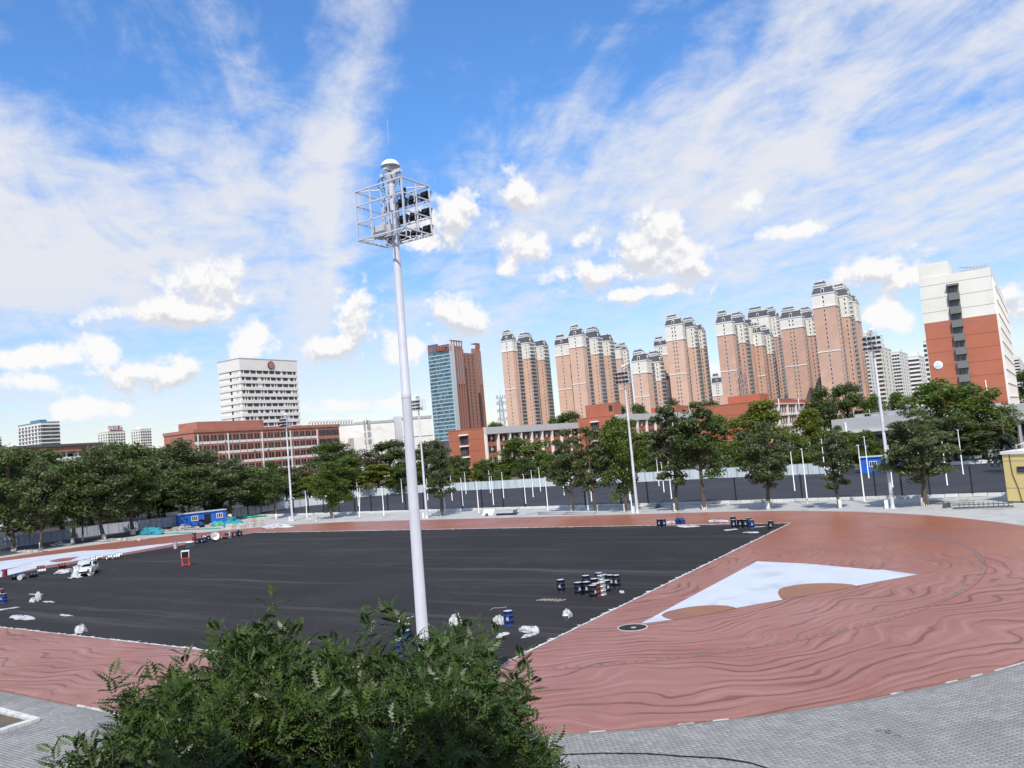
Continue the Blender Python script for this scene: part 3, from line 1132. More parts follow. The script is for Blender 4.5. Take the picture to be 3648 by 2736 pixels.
def res_tower(label, pl, pc, pr, roof_y, Y, wall=None, secs=None, upper=9.0, fh=3.0, band=0.42, wins=1, zlow=18.0, group='apartment towers with slate mansard roofs'):
    wall = wall or M_TAN
    C, W, L, H = corner_fit(pl, pc, pr, Y)
    RH = (pc[1] - roof_y) / CF * Y
    root = thing('apartment_tower', label, 'tower', (C[0], C[1], 0), GA, group)
    # sections along the side that looks right: (y0, y1, how far it stands out, eaves drop)
    secs = secs or [(0.0, .12, 0.0, 0), (.12, .30, -3.4, .2), (.30, .50, 3.8, 0.6), (.50, .72, -3.2, .9), (.72, .90, 3.2, 1.0), (.90, 1.0, -1.0, 1.4)]
    zu = H - upper
    low, up, tr, roof = MB(), MB(), MB(), MB()
    wm = win(1.0, 1.7, 0.08, 1, 1, M_WFRAME, G_DARK)
    for si, (f0, f1, out, drop) in enumerate(secs):
        y0, y1 = f0 * L, f1 * L - 0.004
        He = H - drop * fh
        zs = zu - (2 * fh if out > 2 else 0)
        low.box(-W, out, y0, y1, 0, zs - 0.003)
        up.box(-W + .003, out - .003, y0 + .003, y1 - .003, zs, He - 0.71)
        if out >= 0:
            tr.box(out - 4.0 if si else -W - .3, out + 0.45, y0 - 0.40, min(y1 + .3, L), zs - 0.45, zs + 0.35)
            if si == 0:
                MB().box(-W - .25, 0.3, y0 - 0.3, y0 + 0.1, H * (1 - band) - .35, H * (1 - band) + .35).build('ledge', M_WPAINT, root)
        rh = RH * (0.55 if si else 0.52) * random.uniform(.9, 1.1)
        if out >= 0:
            mansard(roof, max(-W, out - 11) if si else -W, out, y0, y1, He, rh, min(1.6, (y1 - y0) * .25))
            if si in (0, 2):
                xa = -W + 0.4 if si == 0 else max(-W, out - 10)
                xb = xa + (W * .72 if si == 0 else min(9.5, W))
                yb = y0 + (y1 - y0) * .95
                roof.box(xa + 1.2, xb - 1.2, y0 + 1.2, yb - .6, He + rh + .56, He + rh + 1.5, 1)
                mansard(roof, xa + 1.0, xb - 1.0, y0 + 1.0, yb - .4, He + rh + 2.2, max(1.5, (RH - rh - 2.6) * (1.0 if si == 0 else .8)), min(1.5, (yb - y0) * .25))
        else:
            roof.box(-W + 1, out + .3, y0 + .003, y1 - .003, He - 0.70, He + 0.3, 1)
        # windows and balconies floor by floor; grey rails put this side's shade into colour
        nf = int((He - 1.5 - zlow) / fh)
        wy = y1 - y0
        for k in range(nf):
            z = He - 1.2 - (k + 1) * fh
            mid = (y0 + y1) / 2
            if si == 0:
                for j in range(wins):
                    on_b(root, 'window', wm, -W * (.5 if wins == 1 else (.42 + .16 * j)), z + .7, 0.0)
                if wy > 4:
                    on_a(root, 'window', win(1.5, 1.8, .1, 2, 1, M_WFRAME, G_TEAL), mid, z + .6, out)
            elif out < 0:
                bw = round(min(wy * .90, 9.0), 1)
                on_a(root, 'balcony', balcony_mesh(bw, 1.3, fh, M_GREYC), mid, z, out)
            elif f1 < 1.0:
                bw = round(min(wy * .70, 7.0), 1)
                white = z > zs
                on_a(root, 'balcony', balcony_mesh(bw, 0.9, fh, M_WPAINT if white else M_GREYC), mid, z, out)
                on_b(root, 'window', win(0.9, 1.6, .08, 1, 1, M_WFRAME, G_DARK), out - 1.7, z + .7, y0)
            else:
                on_a(root, 'window', win(1.3, 1.7, .1, 1, 1, M_WFRAME, G_TEAL), mid, z + .6, out)
        if out >= 0 and wy > 4:
            on_a(root, 'dormer', dormer_mesh(), (y0 + y1) / 2, He + .4, out - .7)
        if si == 0:
            on_b(root, 'dormer', dormer_mesh(), -W * .5, He + .4, y0 + .7)
    low.build('wall', wall, root)
    up.build('upper_wall', M_CREAM, root)
    tr.build('cornice', M_WPAINT, root)
    roof.build('mansard_roof', [M_SLATE, M_WPAINT], root)
    return root


R3 = lambda y: z3(0, y)[1]
R4 = lambda y: z4(0, y)[1]
S_SHORT = [(0, .30, 0, 0), (.30, .58, -2.6, .3), (.58, .9, 2.2, .3), (.9, 1.0, -1.0, .6)]
S_BACK = [(0, .5, 0, 0), (.5, 1.0, -1.5, .3)]
res_tower('pink tan apartment tower standing alone just right of the lattice mast', z3(808, 283), z3(905, 265), z3(1222, 300), R3(172), 650)
res_tower('narrow pinkish apartment tower partly hidden behind the left edge of a taller one', z3(1272, 312), z3(1392, 296), z3(1425, 300), R3(208), 665, secs=S_BACK, upper=9.5)
res_tower('tallest tan tower in the pair behind the orange stair block', z3(1392, 240), z3(1507, 220), z3(1782, 275), R3(125), 640, upper=9.5)
res_tower('low grey balconied tower peeping out behind the right of the stair block pair', z3(1745, 350), z3(1838, 340), z3(1898, 358), R3(300), 720, secs=S_SHORT)
res_tower('shortest cream topped tower, left of the floodlight on the white mast', z4(118, 830), z4(245, 802), z4(388, 800), R4(700), 600, secs=S_SHORT, upper=9.5)
res_tower('small low tower tucked between two taller ones with a white top', z4(385, 990), z4(440, 975), z4(518, 985), R4(915), 640, secs=S_SHORT, upper=14)
res_tower('slim pale tower rising behind the left edge of a broad double-windowed tower', z4(312, 690), z4(425, 670), z4(445, 676), R4(595), 700, secs=S_BACK, wins=2)
res_tower('broad tan tower with paired small windows down its end wall', z4(406, 515), z4(553, 488), z4(738, 528), R4(405), 610, wins=2, upper=12)
res_tower('far little tower with a steep dark roof low between two broad towers', z4(812, 1008), z4(905, 996), z4(920, 1000), R4(915), 850, secs=S_BACK, wins=2, upper=14)
S_FIVE = [(0, .14, 0, 0), (.14, .32, -2.4, .2), (.32, .60, 3.4, 0.2), (.60, .80, -2.2, .4), (.80, 1.0, 2.4, .4)]
res_tower('rear brick tower rising behind the lower stepped bays', z4(1122, 450), z4(1300, 420), z4(1388, 428), R4(326), 680, M_TAN2, S_FIVE, upper=12)
res_tower('lower brick bays with two dark roofs stepped down between two towers', z4(1152, 585), z4(1238, 566), z4(1328, 585), R4(486), 620, M_TAN2, S_SHORT, upper=10)
res_tower('brick tan tower behind the thin white antenna tower', z4(845, 492), z4(985, 468), z4(1152, 488), R4(360), 590, M_TAN2, S_FIVE, upper=9.5)
res_tower('brick tower with patched yellow panels, just left of the tallest tower', z4(1404, 465), z4(1588, 424), z4(1722, 432), R4(328), 600, M_TAN2, S_FIVE, upper=8, wins=2)
res_tower('tallest brick tower with a long white ledge at half height', z4(1674, 250), z4(1868, 212), z4(2052, 285), R4(100), 520, M_TAN2, S_FIVE, upper=9)


# ------------------------------------------------------------------ plain high-rises far off
def high_rise(label, name, pl, pc, pr, Y, wall, fh=3.2, nb=4, na=4, ww=1.8, wh=1.6, gl=None, zlow=15, frame=None, extra=None, group='distant high-rises', nx=2, bands=None, top=None):
    C, W, L, H = corner_fit(pl, pc, pr, Y)
    root = thing(name, label, 'tower', (C[0], C[1], 0), GA, group)
    MB().box(-W, 0, 0, L, 0, H).build('wall', wall, root)
    wm = win(ww, wh, .1, nx, 1, frame or M_FRAME, gl or G_DARK)
    nf = int((H - zlow) / fh)
    for k in range(nf):
        z = H - 1.5 - (k + 1) * fh + .9
        for j in range(nb):
            on_b(root, 'window', wm, -W * (j + .5) / nb, z)
        for j in range(na):
            on_a(root, 'window', wm, L * (j + .5) / na, z)
        if bands is not None:
            MB().box(-W - .5, .5, -.5, L + .3, z - 1.0, z - .25).build('floor_band', bands, root)
    mb = MB().box(-W - .2, .2, -.2, L + .2, H + .002, H + 1.0)
    mb.box(-W * .7, -W * .3, L * .3, L * .7, H + 1.002, H + 4)
    mb.build('parapet', top or wall, root)
    return root, W, L, H


high_rise('pale banded tower with a teal glazed top, far left above the trees', 'office_tower', z1(155, 768), z1(352, 742), z1(512, 738), 760, M_WPAINT, 3.6, 7, 6, 3.6, 2.0, G_GREY, bands=M_WPAINT, nx=3, top=G_BLUE)
high_rise('distant cream block with red rooftop characters, left of a paler twin', 'apartment_block', z1(842, 832), z1(930, 822), z1(1082, 818), 900, M_CREAM, 3.2, 4, 7)
high_rise('distant cream block with flat roof, right twin beyond the left trees', 'apartment_block', z1(1130, 820), z1(1212, 800), z1(1306, 800), 920, M_CREAM, 3.2, 4, 5)
high_rise('sliver of a far grey block at the very left edge above the trees', 'apartment_block', z1(-60, 875), z1(0, 870), z1(10, 872), 900, M_LGREY, 3.2, 3, 1)
high_rise('thin white far block seen in the gap between brick towers', 'apartment_block', z4(1418, 812), z4(1440, 808), z4(1478, 815), 1000, M_WPAINT, 3.0, 2, 3)
high_rise('white tower with a blue glass strip behind the right hand floodlights', 'apartment_block', z5(798, 705), z5(845, 700), z5(918, 702), 620, M_WPAINT, 3.0, 2, 3, gl=G_BLUE)
high_rise('creamy stepped tower right of the blue glass strip', 'apartment_block', z5(905, 826), z5(968, 818), z5(1060, 822), 560, M_CREAM, 3.0, 3, 3)
high_rise('white tower with dark balcony ladders, middle of the pale right group', 'apartment_block', z5(1065, 872), z5(1130, 858), z5(1205, 875), 700, M_WPAINT, 3.0, 3, 4)
high_rise('pale cream office block with dark window columns beside the orange dormitory', 'apartment_block', z5(1208, 905), z5(1300, 893), z5(1350, 900), 640, M_WPAINT, 3.3, 5, 3)
high_rise('narrow cream slab half hidden by the orange dormitory', 'apartment_block', z5(1338, 770), z5(1362, 765), z5(1420, 790), 500, M_CREAM, 3.0, 1, 3)
high_rise('white far block behind the right side of the orange dormitory', 'apartment_block', z5(2118, 912), z5(2165, 905), z5(2205, 908), 800, M_WPAINT, 3.0, 3, 3)

# red characters on the cream block: upright strokes of a rooftop sign
C, W, L, H = corner_fit(z1(842, 832), z1(930, 822), z1(1082, 818), 900)
sg = thing('rooftop_sign', 'red characters standing on the roof of the distant cream block', 'sign', (C[0], C[1], H + 1.0), GA)
M_RED = mat('sign_red', (0.30, 0.03, 0.03), 0.5, 0.05, 1.0)
def text_mesh(txt, size, depth, mt):
    cu = bpy.data.curves.new('sign_text', 'FONT')
    cu.body = txt
    cu.size = size
    cu.extrude = depth
    cu.align_x = 'CENTER'
    ob = bpy.data.objects.new('sign_text', cu)
    COL.objects.link(ob)
    dg = bpy.context.evaluated_depsgraph_get()
    dg.update()
    me = bpy.data.meshes.new_from_object(ob.evaluated_get(dg))
    bpy.data.objects.remove(ob)
    me.materials.clear()
    me.materials.append(mt)
    return me


for k, ch in enumerate('东华国际'):
    o = inst('letter', text_mesh(ch, 6.0, .3, M_RED), sg, (.4, L * .12 + k * L * .2, 1.0))
    o.rotation_euler = (PI / 2, 0, PI / 2)
MB().box(.3, .5, 2, L * .85, 0, 1.0).build('sign_rail', M_DGREY, sg)

# ------------------------------------------------------------------ blue glass tower and brown tower
C, W, L, H = corner_fit(z3(172, 268), z3(368, 300), z3(380, 305), 800)
H = at(*z3(368, 292), 800)[2]
gt = thing('glass_tower', 'tall blue glass office tower with orange rooftop characters', 'tower', (C[0], C[1], 0), GA)
Lg = 3.5
MB().box(-W, 0, 0, Lg, 0, H - 8).build('core_wall', M_DGREY, gt)
fh = 3.75
nf = int((H - 8 - 20) / fh)
bandm = MB().box(-W - .15, .15, -.45, 0.0, 0, 1.05).mesh('spandrel', mat('pale_spandrel', (0.42, 0.50, 0.52), 0.4, 0.06, 0.5))
pw = W / 14
pane = MB()
pane.box(-pw / 2 + .06, pw / 2 - .06, -.28, 0.0, 0, 2.55)
panem = pane.mesh('pane', G_BLUE)
pdark = MB().box(-pw / 2 + .06, pw / 2 - .06, -.12, 0.0, 0, 2.55).mesh('pane', M_DGREY)
for k in range(nf):
    z = H - 8 - (k + 1) * fh
    inst('spandrel', bandm, gt, (0, 0, z))
for k in range(min(nf, 22)):
    z = H - 8 - (k + 1) * fh
    for j in range(14):
        o = inst('pane', pdark if (j == 3 and k > 1) else panem, gt, (-W + pw * (j + .5), 0, z + 1.1))
if nf > 22:
    mb = MB()
    for k in range(22, nf):
        z = H - 8 - (k + 1) * fh + 1.1
        for j in range(14):
            x = -W + pw * (j + .5)
            mb.box(x - pw / 2 + .06, x + pw / 2 - .06, -.28, 0, z, z + 2.55)
    tag(mb.build('pane_field', G_BLUE, gt), kind='stuff')
MB().box(-W, -W * .62, 0, Lg, H - 7.99, H + 1.0).box(-W * .62 + .01, 0, .8, 1.4, H - 7.99, H - 1).build('crown_wall', mat('slate_blue_panel', (0.115, 0.14, 0.19), 0.5, 0.06, 0.4), gt)
ins_ = MB()
for k in range(8):
    x = -W * .60 + k * W * .08
    ins_.box(x - .12, x + .12, .3, .6, H - 7.9, H - 1)
ins_.build('sign_rack', M_DGREY, gt)
mb = MB().box(-.25, .4, -.9, 6, 0, H - 1)
mb.build('corner_fin', mat('pale_metal_edge', (0.55, 0.58, 0.60), 0.4, 0.05, 0.5), gt)
M_SIGN = mat('orange_sign', (0.50, 0.15, 0.075), 0.45, 0.06, 1.0)
mb = MB()
for k in range(28):
    t0, t1 = 2 * PI * k / 28, 2 * PI * (k + 1) / 28
    mb.face([(2.4 * math.cos(t0), 0, 2.4 * math.sin(t0)), (2.4 * math.cos(t1), 0, 2.4 * math.sin(t1)), (1.2 * math.cos(t1), 0, 1.2 * math.sin(t1)), (1.2 * math.cos(t0), 0, 1.2 * math.sin(t0))])
mb.box(-.9, .9, -.1, .1, -.35, .35)
mb.build('logo', M_SIGN, gt, (-W * .86, -.25, H - 4.4))
for k, ch in enumerate('商华国广场'):
    o = inst('letter', text_mesh(ch, 5.4, .25, M_SIGN), gt, (-W * .60 + k * W * .135 + 1.0, -.2, H - 6.8))
    o.rotation_euler = (PI / 2, 0, 0)

# brown ribbed towers behind the glass one
def ribbed(label, pl, pc, pr, Y, ribs):
    C, W, L, H = corner_fit(pl, pc, pr, Y)
    root = thing('ribbed_tower', label, 'tower', (C[0], C[1], 0), GA)
    MB().box(-W, 0, 0, L, 0, H).build('wall', M_BROWNTOW, root)
    gap = L / (ribs * 2 + 1)
    rib = MB().box(-.4, 1.1, 0, gap * .9, 0, 1.0).mesh('rib', M_BROWNTOW)
    gp_ = MB().box(0, .25, 0, gap * .9, 0, 1.0).mesh('dark_strip', M_FRAME)
    g2 = MB().box(0, .9, 0, gap * .35, 0, 1.0).mesh('grey_fin', M_GREYC)
    for k in range(ribs * 2 + 1):
        y = k * gap
        if k % 2 == 0:
            inst('rib', rib, root, (0, y, 0), 0, (1, 1, H - 3))
        else:
            inst('dark_strip', gp_, root, (0, y, H * .62), 0, (1, 1, H * .34))
            inst('grey_fin', g2, root, (0, y + gap * .3, H * .66), 0, (1, 1, H * .30))
    nf = int((H * .62 - 25) / 3.6)
    wm = win(round(gap * .8, 1), 2.2, .1, 1, 1, M_FRAME, G_DARK)
    for k in range(nf):
        z = H * .62 - (k + 1) * 3.6
        for j in range(1, ribs * 2 + 1, 2):
            on_a(root, 'window', wm, (j + .45) * gap, z + .8, 0)
    mb = MB()
    for k in range(5):
        y = L * k / 4.3
        mb.box(-.5, .3, y, y + 1, H + .003, H + 5)
    mb.box(-W, .4, 0, L, H + 5.003, H + 5.8)
    mb.build('roof_frame', M_BROWNTOW, root)
    if ribs == 4:
        MB().box(-W - 14, -7, L + .01, L * 2.7, 0, H - 5).build('recessed_wall', M_BROWNTOW, root)
        for k in range(26):
            for j in range(4):
                on_a(root, 'window', wm, L + L * 1.6 * (j + .5) / 4, H - 9 - k * 3.6, -7)
    return root


ribbed('brown ribbed tower immediately right of the blue glass tower', z3(368, 320), z3(384, 318), z3(478, 335), 806, 4)
ribbed('pinkish brown ribbed tower, lower right end of the glass tower group', z3(552, 348), z3(592, 340), z3(627, 342), 885, 2)

# ------------------------------------------------------------------ white office tower with emblem
C, W, L, H = corner_fit((778, 1289), (852, 1275), (1053, 1284.5), 430)
wt_ = thing('office_tower', 'cream tiled office tower with ribbon windows and a dark red emblem', 'tower', (C[0], C[1], 0), GA)
TB = 6.6
MB().box(-W, 0, 0, L, 0, H - TB - .003).build('wall', M_TILEW, wt_)
mb = MB().box(-W - .45, .45, -.45, L + .45, H - TB, H - .5)
mb.build('top_band', M_TILEW, wt_)
# tiles of the crown seen on the right face: thin courses
MB().box(-W - .55, .55, -.55, L + .55, H - .497, H).build('coping', M_GREYC, wt_)
fh = 3.62
sp = MB().box(-W - .35, .45, -.35, L + .45, 0, 1.75).mesh('spandrel', M_TILEW)
ln = MB().box(-W - .36, .46, -.36, L + .46, 0, .16).mesh('shadow_line', M_DGREY)
wn_ = win(0.72, 1.8, .04, 1, 1, M_FRAME, G_DARK, 0.1)
wd_ = win(1.5, 1.8, .05, 1, 1, M_FRAME, G_DARK, 0.1)
nf = 11
for k in range(nf):
    z = H - TB - (k + 1) * fh
    inst('spandrel', sp, wt_, (0, 0, z))
    if k < 9:
        step = L / 46
        pattern = random.randint(0, 3)
        for j in range(1, 45):
            if (j + pattern) % 5 in (0,) or random.random() < .16:
                continue
            on_a(wt_, 'window', wn_, step * (j + .5), z + 1.78, 0)
        on_b(wt_, 'window', wd_, -W * .45, z + 1.78)
        for fx in (.30, .22, .19, .15, .11):
            if random.random() < .8:
                on_b(wt_, 'window', win(0.42, 1.8, .05, 1, 1, M_WFRAME, G_DARK, .1), -W * fx, z + 1.78)
em = MB()
for k in range(40):
    t0, t1 = 2 * PI * k / 40, 2 * PI * (k + 1) / 40
    for (ra, rb, mi) in ((2.15, 1.62, 0), (1.62, 1.25, 1), (1.25, 0, 0)):
        em.face([(.55, ra * math.cos(t0), ra * math.sin(t0)), (.55, ra * math.cos(t1), ra * math.sin(t1)), (.55, rb * math.cos(t1), rb * math.sin(t1)), (.55, rb * math.cos(t0), rb * math.sin(t0))], mi)
    em.face([(.55, 2.15 * math.cos(t0), 2.15 * math.sin(t0)), (.0, 2.15 * math.cos(t0), 2.15 * math.sin(t0)), (.0, 2.15 * math.cos(t1), 2.15 * math.sin(t1)), (.55, 2.15 * math.cos(t1), 2.15 * math.sin(t1))], 0)
em.box(.551, .66, -.75, .75, -.32, .32, 1).box(.551, .70, -.12, .12, -1.05, 1.05, 1)
for k in range(14):
    t = 2 * PI * k / 14
    em.box(.1, .5, 2.2 * math.cos(t) - .18, 2.2 * math.cos(t) + .18, 2.2 * math.sin(t) - .18, 2.2 * math.sin(t) + .18, 0)
em.build('emblem', [mat('emblem_maroon', (0.20, 0.045, 0.05), 0.5, 0.1, 1.0), mat('emblem_pale', (0.50, 0.36, 0.34), 0.5, 0.1, 1.0)], wt_, (.46, L * .525, H - 3.4))

# beige windowless hall behind the trees
def slab(label, name, p0, Y0, p1, Y1, depth, wall, cat='building'):
    a = np.array(at(*p0, Y0)); b = np.array(at(*p1, Y1))
    d = b[:2] - a[:2]
    L = float(np.linalg.norm(d))
    root = thing(name, label, cat, (a[0], a[1], 0), math.atan2(d[1], d[0]))
    H = (a[2] + b[2]) / 2
    return root, L, H


hall, L, H = slab('long beige windowless hall behind the trees left of the glass tower', 'beige_hall', z2(1205, 752), 380, z2(2028, 697), 398, 30, M_TILEW)
MB().box(0, L * .60, 0, 30, 0, H).box(L * .68, L, 0, 30, 0, H + .8).box(L * .60 + .003, L * .68 - .003, 2.5, 30, 0, H + 1).build('wall', M_TILEW, hall)
mb = MB()
for k in range(5):
    x = L * .60 + L * .016 * (k + .5)
    mb.tube((x, 1.2, 0), (x, 1.2, H + 1.6), .55, n=8)
mb.build('duct', M_GREYC, hall)
MB().box(-.2, L * .6, -.25, .0, H - .9, H + .2).box(L * .68, L + .2, -.3, .0, H - .2, H + 1.0).box(L * .68, L + .2, -.2, .0, H - 9, H - 8.6).build('coping', M_GREYC, hall)
MB().box(L * .10, L * .30, -16, -2, 0, H - 7.5).build('low_block', M_CREAM, hall)

# ------------------------------------------------------------------ brown tiled teaching block, left
C, W, L, H = corner_fit((583, 1546), (690, 1530), (1207, 1519), 300)
W = max(W, 18)
bb_ = thing('teaching_block', 'long red brown tiled teaching block with white panels under its windows', 'building', (C[0], C[1], 0), GA)
MB().box(-W, 0, 0, L, 0, H - 1.2).build('wall', M_BROWNT, bb_)
MB().box(-W - .3, .35, -.3, L + .3, H - 1.198, H).build('parapet', M_BROWNT, bb_)
MB().box(-14, -2, 3, 34, H + .003, H + 3.0).build('penthouse', M_BROWNT, bb_)
fh = 4.0
wm = win(1.0, 2.3, .1, 1, 2, M_FRAME, G_DARK, .1)
pan = MB().box(-.1, .06, -1.5, 1.5, 0, 1.0).mesh('white_panel', M_WPAINT)
nb = 18
bay = (L * .82) / nb
for k in range(5):
    z = H - 1.6 - (k + 1) * fh + .9
    for j in range(nb):
        y = bay * (j + .5)
        for s in (-1, 1):
            on_a(bb_, 'window', wm, y + s * bay * .21, z, 0)
        inst('white_panel', pan, bb_, (0.05, y, z - 1.05))
        if random.random() < .12:
            on_a(bb_, 'air_conditioner', ac_mesh(), y + bay * .48, z - .6, .02)
    for j in range(3):
        y = L * .84 + L * .16 * (j + .4) / 3
        on_a(bb_, 'window', win(3.6, 2.4, .12, 3, 2, M_FRAME, G_DARK, .1), y, z, 0)
    for j in range(2):
        on_b(bb_, 'window', wm, -W * (.40 + .12 * j), z, 0)
pil = MB().box(-.1, .35, -.22, .22, 0, H - 2).mesh('downpipe', M_WPAINT)
for f in (.02, .20, .42, .62, .82):
    inst('downpipe', pil, bb_, (0, L * f, .0))
mb = MB()
for k in range(16):
    mb.tube((-3, L * .80 + k * 1.7, H + .6), (-1.2, L * .80 + k * 1.7, H + 2.8), .28, n=6)
    mb.box(-3.2, -1.0, L * .80 + k * 1.7 - .05, L * .80 + k * 1.7 + .05, H + .003, H + .6)
mb.build('solar_heater', M_WMETAL, bb_)

# low white and terracotta building behind the left trees
lb, L, H = slab('low white building with terracotta balconies behind the left trees', 'low_school_block', (60, 1600), 215, (360, 1583), 235, 20, M_LGREY)
MB().box(0, L, 2.5, 20, 0, H).build('wall', M_WPAINT, lb)
MB().box(-.5, L + .5, -.6, 20.5, H + .003, H + .7).build('roof_edge', M_DGREY, lb)
MB().box(0, L, 0, .3, H - 4.2, H - 3.0).box(0, L, -.1, .3, H - 8.2, H - 6.6).build('balcony_wall', M_WPAINT, lb)
MB().box(0, L, -.2, 2.4, H - 1.5, H - .003).build('terracotta_fascia', M_BROWNT, lb)
for k in range(8):
    MB().box(-.2, .2, .31, .8, 0, H - 1.51).build('column', M_WPAINT, lb, (L * k / 7, 0, 0))
    for f in range(3):
        if k < 7:
            inst('window', win(2.6, 2.0, .1, 2, 1, M_FRAME, G_DARK), lb, (L * (k + .5) / 7, 2.5, H - 4 - f * 3.9))

# ------------------------------------------------------------------ orange school blocks in the middle
def school(label, pl, pc, pr, Y, storeys, fh, endwin=True, parapet=2.1, nbay=9, ac=2, white_grid=False, minL=None):
    C, W, L, H = corner_fit(pl, pc, pr, Y)
    root = thing('school_block', label, 'building', (C[0], C[1], 0), GA)
    MB().box(-W, -.003, 0, L, 0, H).build('wall', M_ORANGE, root)
    # groove lines across the end wall
    for k in range(1, storeys + 1):
        MB().box(-W, 0, -.035, .0, -.05, .05).build('groove', mat('groove_shadow', (0.26, 0.085, 0.042), 0.9, 0.05, 1.0), root, (0, 0, H - k * fh + .3))
    bay = L / nbay
    if not white_grid:
        MB().box(-.2, 1.1, 0.6, L, H - parapet, H + .25).build('fascia', M_LGREY, root)
        pl_ = MB().box(.0, .95, -.32, .32, 0, H - parapet - .003).mesh('pilaster', M_WPAINT)
        for k in range(nbay + 1):
            inst('pilaster', pl_, root, (0, .9 + (L - 1.4) * k / nbay, 0))
    for f in range(storeys):
        z = H - parapet - (f + 1) * fh + fh - 2.5
        for j in range(nbay):
            y = .9 + (L - 1.4) * (j + .5) / nbay
            if white_grid:
                for s in range(3):
                    yy = y + (s - 1) * bay * .27
                    on_a(root, 'window', win(round(bay * .2, 1), 2.0, .1, 1, 2, M_WFRAME, G_DARK), yy, z, 0)
                    on_a(root, 'air_conditioner', ac_mesh(), yy + .3, z - .85, 0.02)
            else:
                for s in (-1, 1):
                    on_a(root, 'window', win(round(bay * .25, 1), 2.2, .1, 1, 1, M_FRAME, G_DARK), y + s * bay * .2, z, 0)
                if ac:
                    on_a(root, 'air_conditioner', ac_mesh(), y, z + .75, .02)
                    if random.random() < .7:
                        on_a(root, 'air_conditioner', ac_mesh(), y, z + .02, .02)
    if white_grid:
        for f in range(storeys + 1):
            MB().box(-.1, .5, .8, L, 0, .38).build('white_band', M_WPAINT, root, (0, 0, H - 1.3 - f * fh))
        v = MB().box(-.05, .42, -.2, .2, 0, H - 1.303).mesh('white_post', M_WPAINT)
        for k in range(nbay + 1):
            inst('white_post', v, root, (0, .9 + (L - 1.4) * k / nbay - (.3 if k else 0), 0))
            if 0 < k < nbay:
                inst('white_post', v, root, (0, .9 + (L - 1.4) * k / nbay + .5, 0))
    if endwin:
        bwm = win(3.0, 2.5, .14, 3, 1, M_FRAME, G_GREY, .5)
        slabm = MB().box(-1.8, 1.8, -.95, 0, 0, .5).mesh('bay_slab', M_WPAINT)
        for f in range(3):
            z = H - 1.9 - f * 3.75
            inst('bay_slab', slabm, root, (-W * .53, -.04, z))
            inst('window', bwm, root, (-W * .53, -.04, z - 2.6))
        inst('bay_slab', slabm, root, (-W * .53, -.04, H - 1.9 - 3 * 3.75))
    MB().box(-W - .1, -.2, -.1, L, H + .002, H + .3).build('coping', M_ORANGE, root)
    return root, W, L, H


s1, W1, L1, H1 = school('orange school block nearest the glass tower, blank end wall with three bay windows', z3(355, 1064), z3(650, 1033), z3(1478, 990), 268, 4, 3.75)
s2, W2, L2, H2 = school('orange school block with a square stair tower on its roof', z3(1478, 992), z3(1792, 922), (2468, 1473), 312, 4, 3.75, True, 2.3, 9)
MB().box(-W2 * .8, -.5, 1.2, 7.5, H2 + .303, H2 + 5.2).build('stair_tower', M_ORANGE, s2)
inst('window', win(1.6, 2.2, .12, 1, 1, M_FRAME, G_DARK), s2, (-1.9, 1.2, H2 + 2.0))
MB().box(-W2 * .8, -1, L2 * .78, L2 * .97, H2 + .303, H2 + 3.4).build('roof_hut', M_ORANGE, s2)
s3, W3, L3, H3 = school('orange dormitory block with rows of white air conditioners in white frames', (2472, 1451), (2730, 1428), (2979, 1424), 262, 4, 3.9, False, 1.4, 9, 3, True)
MB().box(-W3 * .65, -5, 10, 20, H3 + .303, H3 + 3.0).build('roof_hut', M_ORANGE, s3)
mb = MB()
for k in range(14):
    x = -W3 * .5 + k * W3 * .035
    mb.box(-W3 * .5, -2.0, 26 + k * 2.2, 27.6 + k * 2.2, H3 + .9, H3 + 1.0)
mb.build('solar_panel', M_GREYC, s3)
for k in range(4):
    MB().tube((.5, 0, 0), (.5, 0, 6), .15, n=6).build('downpipe', M_WMETAL, s3, (0, L3 * (.12 + .25 * k), H3 - 5.4))

# ------------------------------------------------------------------ orange and white dormitory tower, right
C, W, L, H = corner_fit((3272, 997), (3527, 951.5), (3571, 1030), 184)
dt = thing('dormitory_tower', 'tall dormitory, white above and orange below, with a column of grey window boxes', 'building', (C[0], C[1], 0), GA)
zsp = at(*z5(1970, 527), 184)[2]
MB().box(-W, 0, 0, L, 0, zsp - .003).build('lower_wall', M_ORANGE, dt)
MB().box(-W + .003, -.003, .003, L, zsp, H).build('upper_wall', M_CREAM, dt)
MB().box(-W + .2, -W * .56, .2, 8, H + .003, H + 3.3).build('stair_head', M_CREAM, dt)
fh = 3.25
gmat = mat('panel_groove', (0.30, 0.28, 0.25), 0.9, 0.1, 1.0)
for k in range(12):
    MB().box(-W, 0, -.03, 0, -.035, .035).build('groove', gmat if k < 4 else MATS['groove_shadow'], dt, (0, 0, H - 2.0 - k * fh))
bx = -W * .53
MB().box(bx - 1.45, bx + 1.1, -.02, .01, 6, H - 2.4).build('shade_strip', mat('painted_shade_wall', (0.20, 0.19, 0.185), 0.9, 0.08, 1.0), dt)  # flat dark strip; shade beside the window boxes is in its colour
boxm = MB().box(-1.15, 1.15, -1.0, -.02, 0, 1.7).mesh('window_box', mat('grey_box_render', (0.17, 0.165, 0.155), 0.85, 0.08, 1.0))
wbm = win(1.5, 1.55, .1, 2, 1, M_FRAME, G_GREY, .55)
for k in range(9):
    z = H - 4.7 - k * fh
    inst('window', wbm, dt, (bx, -.03, z))
    if k:
        inst('window_box', boxm, dt, (bx, 0, z + 1.56))
inst('window_box', MB().box(-1.25, 1.25, -1.1, -.02, 0, .35).mesh('hood', MATS['grey_box_render']), dt, (bx, 0, H - 3.0))
